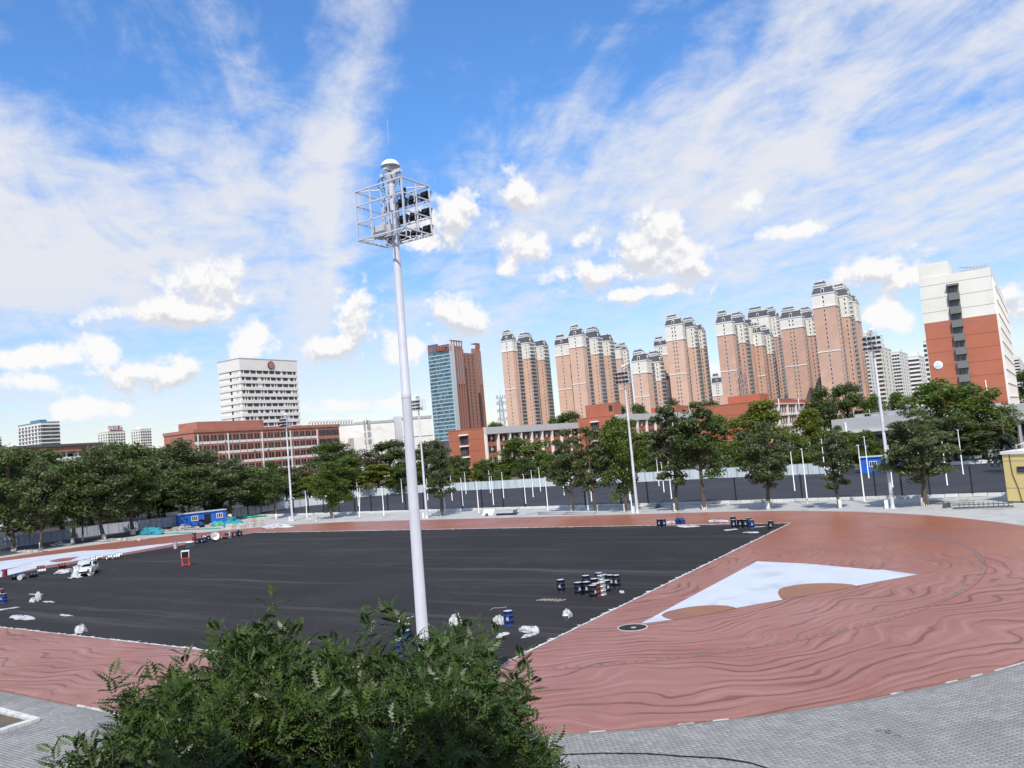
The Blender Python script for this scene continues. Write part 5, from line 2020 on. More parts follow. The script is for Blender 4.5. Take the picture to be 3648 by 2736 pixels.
GR = 'trees in the row between the track and the court'
tree_px('A0', 1997, 1093, 880, 170, 'large dark tree rightmost of the row beside the track', GR)
tree_px('A1', 1815, 1098, 928, 92, 'small dark tree between the rightmost mast and the row to its left', GR)
tree_px('A0', 1660, 1100, 908, 120, 'dark tree in front of the bright yellow green tree', GR)
tree_px('A2', 1522, 1101, 868, 135, 'tall dark tree right of the mast with twin tan towers behind', GR)
tree_px('A1', 1460, 1104, 866, 112, 'tall loose dark tree, left neighbour of another dark tree before the white parapet', GR)
tree_px('B1', 1351, 1105, 905, 100, 'green tree touching the left of the third far mast', GR)
tree_px('A1', 1288, 1106, 912, 92, 'dark tree with bare twisted branches at its top', GR)
tree_px('A0', 1237, 1106, 925, 92, 'dark slim tree left of the bare branched one', GR)
tree_px('A1', 955, 1115, 943, 96, 'loose dark tree before the left end of the orange block', GR)
tree_px('B1', 718, 1120, 1000, 90, 'leaning young tree right of the leftmost far mast', GR, -.12)
tree_px('A2', 597, 1121, 1005, 60, 'thin tree just left of the leftmost far mast', GR)
tree_px('A0', 497, 1121, 990, 125, 'spreading dark tree behind the blue cabin', GR)
GL = 'tall trees massed on the left'
for (k, bx, by, top, w, lab) in [
        ('C0', 30, 1190, 955, 170, 'big dark tree at the left edge'), ('C1', 89, 1185, 990, 110, 'dark tree second from the left edge, white base'),
        ('C0', 157, 1175, 985, 130, 'dark tree above the middle of the grey hoarding'), ('A2', 179, 1168, 1060, 60, 'small thin tree before the grey hoarding'),
        ('C1', 224, 1166, 965, 140, 'dark tree where the hoarding begins to turn'), ('C0', 287, 1155, 952, 150, 'tallest of the left trees, below the cream blocks'),
        ('A2', 346, 1136, 1070, 70, 'small tree with a white base left of the blue cabin'), ('C1', 400, 1120, 950, 150, 'broad dark tree in front of the brown block corner')]:
    tree_px(k, bx, by, top, w, lab, GL)
for (k, cx, top, w, Y, lab) in [('C0', 90, 965, 160, 205, 'dark tree behind the front left trees, under the teal topped tower'), ('C1', 190, 968, 150, 190, 'dark tree behind the left trees, before the low white building'),
                                ('C0', 250, 950, 130, 200, 'rear dark tree left of the two cream blocks'), ('C0', 345, 960, 140, 195, 'rear dark tree below the right cream block'),
                                ('C1', 440, 975, 120, 200, 'rear dark tree before the brown block windows'), ('C0', 130, 1000, 150, 175, 'lower dark tree filling the left mass'),
                                ('C0', 10, 985, 120, 170, 'rear dark tree cut by the left edge'), ('C1', 310, 1000, 140, 172, 'lower grey green tree in the middle of the left mass'),
                                ('C0', 400, 1005, 110, 170, 'low dark tree behind the cabin roof'), ('C1', 60, 1060, 120, 165, 'low dark bush tree above the left hoarding'),
                                ('C0', 225, 1050, 130, 165, 'low dark bush tree above the hoarding middle'), ('B1', 470, 1068, 60, 178, 'small bright green tree right of the blue cabin roof')]:
    tree_far(k, cx, top, w, Y, lab, GL)
GB = 'trees beyond the ball court'
for (k, cx, top, w, Y, lab) in [
        ('C2', 545, 1003, 110, 185, 'green tree left of the leftmost far mast beyond the court'), ('B1', 575, 1000, 80, 205, 'pale green tree below the brown block windows'),
        ('C0', 615, 1005, 70, 200, 'dark tree immediately behind the leftmost far mast'), ('C0', 712, 950, 130, 245, 'large dark tree before the right end of the brown block'),
        ('C2', 735, 985, 115, 215, 'rounded mid green tree in front of a larger dark one'), ('D0', 792, 968, 70, 235, 'brownish half bare tree left of the nearest mast'),
        ('C0', 838, 948, 100, 255, 'dark tree below the beige hall, left of the nearest mast'), ('B0', 815, 1003, 90, 215, 'bright yellow green tree left of the nearest mast'),
        ('B1', 868, 1005, 70, 210, 'green tree half behind the nearest mast'), ('B0', 665, 1030, 70, 200, 'low yellow green tree right of the leftmost far mast'),
        ('C1', 920, 955, 80, 235, 'grey green tree between the nearest mast and the orange end wall'), ('B1', 990, 985, 70, 215, 'green tree in front of the orange end wall'),
        ('C2', 1055, 990, 85, 212, 'mid green tree at the foot of the orange end wall'), ('C2', 1128, 942, 125, 215, 'large rounded green tree hiding the long white parapet facade'),
        ('B1', 1175, 975, 80, 208, 'green tree right of the large rounded one'), ('B0', 1222, 980, 70, 205, 'yellow green tree behind the slim dark one'),
        ('B0', 1335, 905, 115, 205, 'yellow green tree beside the third far mast'), ('C2', 1405, 945, 95, 200, 'green tree right of the third far mast'),
        ('C2', 1560, 890, 110, 195, 'mid green tree under the white topped towers'), ('B0', 1640, 866, 100, 190, 'brightest tall yellow green tree before the orange dormitory block'),
        ('B0', 1745, 884, 66, 185, 'pointed yellow green tree before the rows of air conditioners'), ('C2', 2030, 812, 150, 150, 'big green crown below the dormitory tower, left half'),
        ('C2', 2105, 822, 125, 148, 'big green crown below the dormitory tower, right half'), ('C1', 2060, 900, 150, 145, 'lower dark crown before the sports hall'),
        ('B1', 1455, 960, 80, 195, 'light green tree between the two dark loose trees')]:
    tree_far(k, cx, top, w, Y, lab, GB)
i_ = 0
for cx in range(905, 1930, 46):
    hy = 1758 - (cx * VW - 1450) * .0465          # foot of the hoarding at this column
    Yh = gnd(cx * VW, hy, .3)[1]
    Yt = Yh + random.uniform(5, 11)
    X = ray(cx * VW, hy)[0] / ray(cx * VW, hy)[1] * Yt
    hh = random.uniform(6.0, 8.8)
    put_tree(random.choice(['B1', 'C2', 'B0', 'C0', 'C2', 'B1']), X, Yt, hh, hh * random.uniform(.75, .95), ORD[i_] + ' low green tree from the left just behind the court hoarding', 'low trees behind the court hoarding', False)
    i_ += 1
GF = 'tree tops behind the school blocks'
for (k, cx, top, w, Y, lab) in [
        ('C0', 1070, 908, 48, 380, 'small dark tree top above the white parapet by the lattice mast'), ('C0', 1225, 886, 70, 370, 'dark tree top left of the stair tower'),
        ('C0', 1195, 898, 44, 372, 'small dark tree top at the foot of the lone tan tower'), ('C0', 1378, 868, 44, 420, 'dark tree top right of the stair tower'), ('C0', 1335, 872, 50, 420, 'dark tree top at the right edge of the stair tower'),
        ('C0', 1530, 862, 56, 420, 'dark tree top below the far little tower'), ('C1', 1455, 862, 60, 400, 'grey tree top above the white parapet'),
        ('C0', 1768, 832, 60, 300, 'left of two dark tree tops below the tallest brick tower'), ('C0', 1822, 824, 84, 300, 'right and larger of two dark tree tops below the tallest brick tower'),
        ('C2', 1880, 850, 60, 290, 'green tree top left of the rightmost far mast'), ('C2', 1945, 842, 70, 280, 'green tree top right of the rightmost far mast'),
        ('C0', 2212, 795, 60, 260, 'dark tree top cut by the right edge')]:
    tree_far(k, cx, top, w, Y, lab, GF)

# drooping conifer by the right edge
px_ = at(2170 * VW, 955 * VW, 120)
cf = thing('conifer', 'dark drooping conifer before the sports hall at the right edge', 'tree', (px_[0], 120, 0))
Hc = px_[2] + 1.5
MB().path([(0, 0, 0), (.1, 0, Hc * .5), (0, 0, Hc + 3.4)], [.22, .15, .03], 7).build('trunk', M_BARK, cf)
V, F = [], []
for k in range(46):
    z = Hc * (.35 + .6 * k / 46)
    ln = (1.05 - k / 60) * 3.3
    t = RNG.uniform(0, 2 * PI)
    for j in range(42):
        f = RNG.uniform(.1, 1)
        c = np.array([math.cos(t) * ln * f, math.sin(t) * ln * f, z - f * f * ln * .32]) + RNG.normal(size=3) * .13
        dv = np.array([RNG.normal() * .08, RNG.normal() * .08, -.28])
        sv = np.array([math.sin(t), -math.cos(t), 0]) * .06
        i = len(V)
        V += [c - sv, c + sv, c + sv + dv, c - sv + dv]
        F.append((i, i + 1, i + 2, i + 3))
inst('crown', quick_mesh('crown', V, F, leaf_mat('needle_dark', (.012, .026, .018), (.035, .055, .035))), cf)
bt = at(2185 * VW, 930 * VW, 118)
bare = thing('bare_tree', 'thin bare dark tree at the right edge before the sports hall', 'tree', (at(2205 * VW, 985 * VW, 112)[0], 112, 0))
mb = MB().path([(0, 0, 0), (-.1, 0, 4), (.15, 0, 7), (-.3, 0, 9.4)], [.16, .13, .09, .03], 6)
mb.build('trunk', M_BARK, bare)
for (z, dx, dz) in ((5.2, -2.4, 1.2), (6.2, -2.8, .9), (7.0, 1.8, 1.3), (7.6, -1.6, 1.4), (8.0, 1.1, 1.2)):
    MB().path([(0, 0, z), (dx * .5, .1, z + dz * .75), (dx, 0, z + dz)], [.06, .04, .01], 5).build('branch', M_BARK, bare)


# ------------------------------------------------------------------ the leafy tree in the foreground
def front_tree():
    rg = np.random.default_rng(42)
    Yc = 12.0
    X0 = at(640 * VW, 1500 * VW, Yc)[0]
    root = thing('leafy_tree', 'large dark green leafy tree with feathery compound leaves in the foreground', 'tree', (X0, Yc, 0))
    wood = MB()
    wood.path([(0, 0, 0), (.1, .05, 2.2), (-.05, .1, 4.0), (.1, 0, 5.4)], [.24, .20, .17, .13], 10)
    # outline of the crown from the photo: how high the crown reaches at each x
    prof = [(100, 1668), (118, 1640), (150, 1630), (200, 1585), (240, 1500), (300, 1450), (370, 1425), (440, 1385), (500, 1345), (545, 1330), (600, 1350), (660, 1372), (720, 1366),
            (780, 1372), (850, 1372), (900, 1345), (945, 1300), (985, 1298), (1030, 1330), (1065, 1370), (1095, 1440), (1120, 1475), (1150, 1500), (1170, 1560), (1190, 1625), (1212, 1665)]
    px = np.array([at(x * VW, y * VW, Yc) for x, y in prof])
    xs, zs = px[:, 0] - X0, px[:, 2]
    mid_ = (xs[0] + xs[-1]) / 2
    xs = mid_ + (xs - mid_) * .945
    xmin, xmax = xs[0], xs[-1]
    shoots = []
    tries = 0
    clumps = np.stack([rg.uniform(xmin, xmax, 70), rg.uniform(-3.3, 3.4, 70), rg.uniform(.35, .75, 70), rg.uniform(-.45, .20, 70)], 1)
    while len(shoots) < 1750 and tries < 120000:
        tries += 1
        x = rg.uniform(xmin, xmax)
        y = rg.uniform(-3.2, 3.4)
        ztop = np.interp(x, xs, zs)
        half = (xmax - xmin) / 2
        xc = (xmin + xmax) / 2
        e = 1 - ((x - xc) / half) ** 2 * .25 - (y / 3.5) ** 2
        if e <= 0.03:
            continue
        # crown depth falls off away from the ridge
        zt = ztop - (1 - math.sqrt(max(0, 1 - (y / 3.6) ** 2))) * 2.6 - .62
        dep = rg.uniform(0, 1) ** 1.7 * 2.1
        z = zt - dep
        # gaps: clumpy density
        dd = np.hypot(clumps[:, 0] - x, clumps[:, 1] - y) / clumps[:, 2]
        ci = int(np.argmin(dd))
        if dd[ci] > 1.0 and rg.uniform() < .82:
            continue
        z += clumps[ci, 3] - .25 * min(dd[ci], 1.6) ** 2
        shoots.append((x, y, z, dep))
    # limbs
    hubs = []
    for k in range(11):
        t = 2 * PI * k / 11 + rg.uniform(-.2, .2)
        ex = xc_ = math.cos(t) * 2.5 * rg.uniform(.55, 1.0) + (xmin + xmax) / 2 * .6
        ey = math.sin(t) * 2.0 * rg.uniform(.6, 1.0)
        ez = float(np.interp(ex, xs, zs)) - 1.5 - abs(ey) * .35
        st = (rg.uniform(-.1, .1), rg.uniform(-.1, .1), rg.uniform(3.6, 5.4))
        mid = (ex * .45, ey * .45, (st[2] + ez) / 2 + .25)
        wood.path([st, mid, (ex, ey, ez)], [.085, .06, .028], 7)
        hubs.append((ex, ey, ez))
        for j in range(4):
            f = rg.uniform(.5, 1.0)
            b0 = np.array(mid) * (1 - f) + np.array((ex, ey, ez)) * f
            b1 = b0 + np.array([rg.uniform(-.9, .9), rg.uniform(-.8, .8), rg.uniform(.2, .9)])
            wood.path([tuple(b0), tuple((b0 + b1) / 2 + rg.uniform(-.1, .1, 3)), tuple(b1)], [.03, .022, .012], 5)
            hubs.append(tuple(b1))
    hubs = np.array(hubs)
    twig = MB()
    Vs, Ms = [], []
    leafV = []
    for (x, y, z, dep) in shoots:
        base = np.array([x, y, z])
        outer = dep < .5
        up = np.array([rg.normal() * .28 + x * .06, rg.normal() * .28 + y * .06 - .1, 1.0 if outer else rg.uniform(.2, 1)])
        up /= np.linalg.norm(up)
        ln = rg.uniform(.35, .62) * (1.25 if outer and rg.uniform() < .3 else 1)
        tip = base + up * ln
        if rg.uniform() < .33:
            h = hubs[np.argmin(np.sum((hubs - base) ** 2, 1))]
            twig.path([tuple(h), tuple((h + base) / 2 + rg.uniform(-.08, .08, 3)), tuple(base), tuple(tip)], [.014, .010, .007, .003], 4)
        else:
            twig.path([tuple(base - up * .25), tuple(base), tuple(tip)], [.008, .006, .003], 4)
        if outer and rg.uniform() < .14:
            ln *= 1.75
            tip = base + up * ln
        nl = int(rg.integers(7, 12) * ln / .5)
        ph = rg.uniform(0, 2 * PI)
        for k in range(nl):
            f = (k + .3) / nl
            p = base + up * ln * f
            ang = ph + k * 2.4
            side = np.array([math.cos(ang), math.sin(ang), 0])
            side -= up * (side @ up)
            side /= np.linalg.norm(side)
            el = rg.uniform(.15, .75) + f * .5
            d = side * math.cos(el) + up * math.sin(el)
            L = rg.uniform(.20, .34) * (1 - .35 * max(0, f - .7))
            n = np.cross(d, np.cross(up, d))
            n /= max(np.linalg.norm(n), 1e-4)
            w = np.cross(d, n)
            nlf = 6
            bend = rg.uniform(.15, .5)
            for j in range(nlf):
                g = (j + .6) / nlf
                q = p + d * L * g - n * L * bend * g * g
                lw = L * .34 * math.sin(PI * (.18 + .74 * g)) + .008
                for s in (-1, 1):
                    tipd = (w * s * .86 + d * .5 - n * .25)
                    a0 = q
                    a2 = q + tipd * lw
                    m_ = (a0 + a2) / 2 + n * lw * .06
                    wd = d * lw * .27
                    leafV.append((a0, m_ - wd, a2, m_ + wd))
            q = p + d * L * 1.0 - n * L * bend
            a2 = q + d * L * .2 - n * .02
            m_ = (q + a2) / 2
            leafV.append((q, m_ - w * L * .045, a2, m_ + w * L * .045))
    V = np.array(leafV).reshape(-1, 3)
    F = np.arange(len(V)).reshape(-1, 4)
    wood.build('trunk', M_BARK, root)
    tw = twig.build('twigs', mat('pale_twig', (.15, .135, .105), .9, .2, 4.0), root)
    lm = leaf_mat('front_leaf', (0.008, 0.019, 0.005), (0.090, 0.155, 0.028), .26, .40)
    cr = inst('crown', quick_mesh('crown', V, F, lm), root)
    return root


front_tree()

# ------------------------------------------------------------------ drums
DC = {'navy': (0.009, 0.012, 0.030), 'blue': (0.010, 0.032, 0.15), 'red': (0.15, 0.018, 0.02), 'silver': (0.55, 0.56, 0.57), 'black': (0.012, 0.012, 0.015)}
DRUM = {}
M_LABEL = mat('drum_label', (.42, .47, .52), .6, .1, 6.0)
M_LID = mat('drum_lid', (.60, .60, .60), .4, .15, 2.0, metallic=.2)


def drum_mesh(c):
    if c in DRUM:
        return DRUM[c]
    mt = mat('drum_' + c, DC[c], .32, .15, 2.0, .0, metallic=.7 if c == 'silver' else 0.0, spec=.5, stain=((.10, .09, .08), 2.5, .6, .5))
    mb = MB()
    prof = [(.27, 0), (.295, .0), (.295, .03), (.285, .04), (.285, .28), (.30, .295), (.30, .315), (.285, .33), (.285, .57), (.30, .585), (.30, .605), (.285, .62), (.285, .845), (.295, .855), (.295, .88), (.275, .88), (.272, .865)]
    mb.lathe(prof, 18)
    mb.lathe([(.272, .866), (.0, .866)], 18, mi=1)
    mb.lathe([(.03, .866), (.03, .885), (.0, .885)], 8, c=(.18, 0, 0), mi=1)
    bottom = MB().lathe([(.0, .01), (.27, .01)], 18)
    body = mb.mesh('body', [mt, M_LID])
    lab = MB()
    for k in range(4):
        t0, t1 = -PI / 2 - .24 + .12 * k, -PI / 2 - .24 + .12 * (k + 1)
        lab.face([(.289 * math.cos(t0), .289 * math.sin(t0), .36), (.289 * math.cos(t1), .289 * math.sin(t1), .36), (.289 * math.cos(t1), .289 * math.sin(t1), .55), (.289 * math.cos(t0), .289 * math.sin(t0), .55)])
    DRUM[c] = (body, lab.mesh('paper_label', M_LABEL))
    return DRUM[c]


def drum(px, c, label, group, lying=None, z=0.0, rz=None, lab=True, scale=1.0):
    p = gnd(px[0], px[1], z)
    r = thing('steel_drum', label, 'drum', (p[0], p[1], z), random.uniform(-.5, .5) if rz is None else rz, group)
    b, l = drum_mesh(c)
    inst('body', b, r)
    if lab:
        inst('paper_label', l, r)
    if lying is not None:
        r.rotation_euler = (PI / 2, 0, lying)
        r.location.z = z + .30
    r.scale = (scale,) * 3
    return r


ZD = lambda x, y: (1600 + .4123 * x, 1900 + .4123 * y)
G1 = 'drums grouped on the right of the infield'
for (x, y, c, lab) in [(971, 507, 'navy', 'dark drum standing alone left of the drum group'), (1122, 534, 'navy', 'leftmost dark drum of the infield drum group'),
                       (1188, 470, 'navy', 'dark drum at the back left of the infield drum group'), (1194, 529, 'black', 'black drum second from the left in the front of the drum group'),
                       (1262, 500, 'black', 'black drum behind the frontmost drum of the group'), (1250, 561, 'black', 'frontmost black drum of the infield drum group'),
                       (1277, 545, 'red', 'dark red drum half hidden behind the frontmost black drum'), (1325, 532, 'silver', 'bare silver drum at the front of the drum group'),
                       (1366, 516, 'navy', 'navy drum right of the front silver drum'), (1321, 470, 'silver', 'bare silver drum at the back of the drum group'),
                       (1302, 445, 'navy', 'rearmost navy drum with an orange lid'), (1346, 462, 'black', 'black drum behind the front navy one, right of the rear silver drum'),
                       (1402, 466, 'black', 'black drum second from the right of the drum group'), (1450, 468, 'navy', 'rightmost dark drum of the infield drum group')]:
    drum(ZD(x, y), c, lab, G1)
drum(ZD(517, 797), 'blue', 'blue drum with a white label beside a white sack near the front of the infield', 'blue drums near the mast')
ZT = lambda x, y: (800 + .4123 * x, 2052 + .4123 * y)
drum(ZT(1578, 545), 'black', 'dark drum just left of the nearest mast, behind another', 'blue drums near the mast')
drum(ZT(1576, 605), 'blue', 'blue drum with a pale lid just left of the nearest mast above the leaves', 'blue drums near the mast')
drum(ZT(1527, 690), 'blue', 'blue drum nearly hidden by the leaves left of the nearest mast', 'blue drums near the mast')
Z5p = lambda x, y: (2200 + .4123 * x, 1750 + .4123 * y)
G2 = 'drums along the far edge of the infield'
for (x, y, c, lab) in [(363, 308, 'navy', 'left drum of the dark pair on the far infield edge'), (401, 308, 'navy', 'right drum of the dark pair on the far infield edge'),
                       (1003, 290, 'navy', 'rear left drum of the far edge group'), (1006, 318, 'navy', 'front left drum of the far edge group'), (1060, 315, 'navy', 'second front drum of the far edge group'),
                       (1105, 315, 'black', 'third front drum of the far edge group'), (1138, 302, 'black', 'rear right drum of the far edge group'), (1160, 321, 'blue', 'front right drum of the far edge group'),
                       (1330, 331, 'black', 'lone black drum near the far right corner of the infield')]:
    drum(Z5p(x, y), c, lab, G2)
for (x, lab) in ((525, 'left one of two small blue jerrycans on the far infield edge'), (563, 'right one of two small blue jerrycans on the far infield edge')):
    p = gnd(*Z5p(x, 284))
    r = thing('jerrycan', lab, 'jerrycan', (p[0], p[1], 0), random.uniform(-.4, .4), 'blue jerrycans')
    mb = MB().box(-.26, .26, -.2, .2, 0, .5).box(-.26, .26, -.2, .2, .5, .66, inset=.1).box(-.12, .12, -.03, .03, .661, .74)
    mb.build('body', MATS['drum_blue'], r)
    MB().lathe([(.05, .66), (.05, .72), (0, .72)], 8, c=(.1, .05, 0)).build('cap', M_LABEL, r)
ZL = lambda x, y: (600 + .181 * x, 1780 + .181 * y)
G3 = 'drums piled along the left far edge of the infield'
drum(ZL(515, 885), 'red', 'lower red drum of the stack of two on the left', G3)
r_ = drum(ZL(515, 885), 'red', 'upper red drum standing on another red drum', G3)
r_.location.z = .885
for (x, y, c, lab) in [(590, 877, 'navy', 'navy drum right next to the stacked red pair'), (655, 867, 'navy', 'second navy drum right of the stacked red pair'), (730, 850, 'navy', 'third navy drum right of the stacked red pair'),
                       (790, 816, 'navy', 'fourth dark drum right of the stacked red pair'), (845, 806, 'black', 'black drum behind the tipped white tub on the left'), (990, 786, 'navy', 'navy drum right of the tipped white tub'),
                       (1150, 768, 'navy', 'navy drum between the lying red drum and the silver one'), (1205, 752, 'silver', 'silver drum in the left row'), (1250, 738, 'red', 'standing red drum right of the silver one in the left row'),
                       (1345, 732, 'navy', 'navy drum at the left of the right hand trio on the left edge'), (1420, 722, 'navy', 'navy drum at the right of the right hand trio on the left edge'), (1382, 705, 'blue', 'rear drum of the right hand trio on the left edge'),
                       (140, 957, 'silver', 'dented silver drum standing by itself on the white strip')]:
    drum(ZL(x, y), c, lab, G3)
for (x, y, c, an, z, lab) in [(672, 760, 'red', 1.2, .0, 'first lying red drum behind the navy drums'), (730, 760, 'red', .2, .25, 'second lying red drum, open end facing us'), (795, 745, 'red', .2, .25, 'third lying red drum, open end facing us'),
                              (855, 735, 'black', .2, .25, 'lying black drum among the red ones'), (940, 715, 'red', .2, .3, 'rightmost lying red drum above the white tub'), (1075, 778, 'red', 1.5, 0, 'red drum lying on its side with a white label, left row')]:
    drum(ZL(x, y), c, lab, G3, lying=an, z=z)
G4 = 'drums lying along the left white strip'
ZC = lambda x, y: (200 + .1085 * x, 1960 + .1085 * y)
for (x, y, lab) in [(1095, 400, 'pale lying drum just behind the covered car'), (1265, 330, 'second pale lying drum right of the covered car'), (1660, 320, 'third pale lying drum in the row beyond the car'),
                    (1850, 305, 'fourth pale lying drum in the row beyond the car'), (1930, 245, 'last pale lying drum at the far end of the row beyond the car')]:
    drum(ZC(x, y), 'silver', lab, G4, lying=2.2 + random.uniform(-.2, .2), lab=False)  # dark glossy drums; the pale colour stands in for sky reflected on them
ZE = lambda x, y: (.181 * x, 2000 + .181 * y)
for (x, y, c, an, lab) in [(728, 185, 'red', 2.2, 'red drum lying behind a white one near the left edge'), (735, 250, 'silver', 2.2, 'white drum lying before a red one near the left edge'), (1150, 140, 'red', 2.2, 'dark red drum lying left of the covered car'),
                           (230, 365, 'navy', 2.2, 'leftmost navy drum lying in a row near the left edge'), (330, 355, 'navy', 2.2, 'second navy drum lying in a row near the left edge'), (450, 345, 'silver', .2, 'grey drum lying end on between navy ones'),
                           (575, 325, 'navy', 2.2, 'rightmost navy drum lying in a row near the left edge')]:
    drum(ZE(x, y), c, lab, G4, lying=an)
drum(ZE(20, 720), 'red', 'red drum cut by the left edge of the picture', G4)
drum(ZE(75, 820), 'blue', 'blue drum near the left edge of the picture', G4)
drum(ZE(95, 295), 'red', 'rusty red drum standing on the white strip near the left edge', G4)


# ------------------------------------------------------------------ lumpy soft things
def lump(seed, rx, ry, h, mt, name='body', n=26, m=9, amp=.28, parent=None, flat=False):
    amp *= 1.5
    rg = np.random.default_rng(seed)
    ph = rg.uniform(0, 6.28, (6, 3))
    V, F = [], []
    for j in range(m + 1):
        f = j / m
        for k in range(n):
            t = 2 * PI * k / n
            w = 1 + amp * (math.sin(2 * t + ph[0, 0]) * .5 + math.sin(3 * t + ph[1, 0] + f * 3) * .4 + math.sin(5 * t + ph[2, 0] - f * 4) * .25)
            rr = math.cos(f * PI / 2) ** .7 if f < 1 else .0
            zz_ = math.sin(f * PI / 2) ** 1.1 * h * (1 + amp * .9 * math.sin(2 * t + ph[3, 0]) * (1 - f) + amp * .6 * math.sin(4 * t + ph[4, 0]) * rr)
            V.append((rx * rr * w * math.cos(t), ry * rr * w * math.sin(t), max(0, zz_)))
    for j in range(m):
        for k in range(n):
            F.append((j * n + k, j * n + (k + 1) % n, (j + 1) * n + (k + 1) % n, (j + 1) * n + k))
    V = np.array(V)
    V += rg.normal(size=V.shape) * np.array([rx, ry, h]) * .075
    V[:, 2] = np.maximum(V[:, 2], 0.0)
    return quick_mesh(name, V, F, mt, None, False)


M_BAG = mat('white_woven_bag', (.50, .50, .50), .7, .08, 3.0, .3)
M_FILM = mat('clear_white_film', (.46, .47, .48), .35, .12, 4.0, .3)
M_NETB = mat('teal_dust_net', (.03, .26, .32), .85, .25, 3.0, .5, stain=((.02, .15, .20), 1.5, .5, .6))
M_NETG = mat('green_dust_net', (.06, .36, .26), .85, .25, 3.0, .5)
M_RUB = mat('rubble', (.36, .33, .29), .95, .35, 2.0, .6, isl=.35)


def blob(px, rx, ry, h, mt, name, label, cat, group=None, rz=None, amp=.28):
    p = gnd(*px)
    me = lump(hash_(label), rx, ry, h, mt, 'body', amp=amp)
    o = inst(name, me, None, (p[0], p[1], 0.013), random.uniform(0, 3) if rz is None else rz)
    return tag(o, label, cat, group)


def hash_(s):
    return sum(ord(c) * (i + 3) for i, c in enumerate(s)) % 100000


GBG = 'white sacks and sheets left on the asphalt'
for (px, rx, ry, h, lab, nm, cat) in [
        (ZD(430, 780), .55, .45, .62, 'crumpled white sack beside the blue drum', 'white_sack', 'sack'), (ZD(468, 785), .3, .3, .45, 'small white sack tight against the blue drum', 'white_sack', 'sack'),
        (ZD(705, 852), .85, .45, .40, 'torn white sack lying near the front of the infield', 'white_sack', 'sack'), (ZD(1020, 722), .6, .42, .55, 'white and blue sack leaning on a small bucket', 'white_sack', 'sack'),
        (ZD(700, 885), .7, .3, .14, 'flat pink and white scrap below the torn sack', 'plastic_scrap', 'scrap'), (ZD(1493, 515), .22, .2, .18, 'small white paper ball right of the drum group', 'plastic_scrap', 'scrap'),
        (ZD(60, 790), .7, .5, .8, 'white sack half hidden by leaves right of the nearest mast', 'white_sack', 'sack'), (ZD(460, 880), .85, .4, .05, 'flat spilled white powder patch near the blue drum', 'powder_patch', 'powder'),
        (ZE(660, 800), .55, .4, .5, 'white sack lying left of a torn sheet near the left edge', 'white_sack', 'sack'), (ZE(755, 770), .35, .3, 1.0, 'upright white sack near the left edge', 'white_sack', 'sack'),
        (ZE(960, 800), 1.1, .25, .10, 'thin torn white sheet right of the upright sack', 'plastic_sheet', 'sheet'), (ZE(430, 1130), 2.2, .62, .35, 'long rumpled white sheet near the pink track on the left', 'plastic_sheet', 'sheet'),
        (ZE(140, 940), 1.5, .35, .10, 'grey white sheet cut by the left edge', 'plastic_sheet', 'sheet'), (ZE(1290, 1070), 1.2, .25, .12, 'thin crumpled strip of film right of the long sheet', 'plastic_sheet', 'sheet'),
        (ZC(270, 745), 1.5, .8, .55, 'white sheet heap left of the covered car', 'plastic_sheet', 'sheet'), (ZE(720, 650), 1.6, .25, .03, 'faint smear of white powder above the sacks on the left', 'powder_patch', 'powder'),
        (Z5p(600, 303), 2.6, .9, .03, 'white powder spilled by the jerrycans on the far edge', 'powder_patch', 'powder'), (Z5p(870, 268), 1.6, .4, .35, 'scattered white scraps left of the far edge drums', 'plastic_scrap', 'scrap'),
        (Z5p(465, 280), .8, .3, .4, 'white scraps between the dark pair and the jerrycans', 'plastic_scrap', 'scrap'), (Z5p(978, 336), .9, .4, .12, 'white sheet in front of the far edge drum group', 'plastic_sheet', 'sheet'),
        (Z5p(1158, 360), 1.1, .3, .14, 'crumpled white strip before the far edge drum group', 'plastic_sheet', 'sheet'), (Z5p(1205, 310), 1.0, .4, .03, 'white powder right of the far edge drum group', 'powder_patch', 'powder')]:
    mt = M_BAG if nm == 'white_sack' else (M_CHALK if nm == 'powder_patch' else M_FILM)
    blob(px, rx * .72, ry * .72, h * .72, mt, nm, lab, cat, GBG, GA if 'strip' in lab or 'long' in lab or 'thin' in lab or 'smear' in lab else None)
# torn box with white lining near the pink straight
p = gnd(286, 2252)
bx_ = thing('torn_box', 'open dark box spilling white lining beside the pink straight', 'box', (p[0], p[1], .012), .5)
MB().box(-.32, .32, -.2, .25, 0, .42).build('carton', M_DGREY, bx_)
inst('lining', lump(5, .42, .34, .5, M_BAG), bx_, (.05, -.12, .0))
# small bucket by the sack, tubs
M_TUB = mat('white_tub', (.74, .74, .72), .45, .06, 2.0)


def tub(px, r, h, label, lying=False):
    p = gnd(*px)
    t = thing('plastic_tub', label, 'tub', (p[0], p[1], 0.01), random.uniform(0, 3), 'white plastic tubs')
    MB().lathe([(0, .01), (r * .85, 0), (r, h), (r * 1.06, h), (r * 1.06, h - .04), (r * .97, h - .04), (r * .82, .03), (0, .03)], 16).build('body', M_TUB, t)
    MB().path([(-r, 0, h * .9), (-r * .7, r * .9, h * .75), (r * .7, r * .9, h * .75), (r, 0, h * .9)], .012, 5).build('handle', M_DGREY, t)
    if lying:
        t.rotation_euler = (1.1, .2, .6)
        t.location.z = r * .8
    return t


tub(ZD(1010, 757), .17, .34, 'small white bucket below the white and blue sack')
tub(ZL(420, 940), .62, .75, 'wide white tub left of the stacked red drums')
tub(ZL(895, 820), .62, .8, 'tipped white tub in the middle of the left drum row', True)
tub(ZL(838, 530), .3, .6, 'white bucket in front of the cabin doorway, left one')
tub(ZL(910, 520), .3, .55, 'white bucket in front of the cabin doorway, right one')
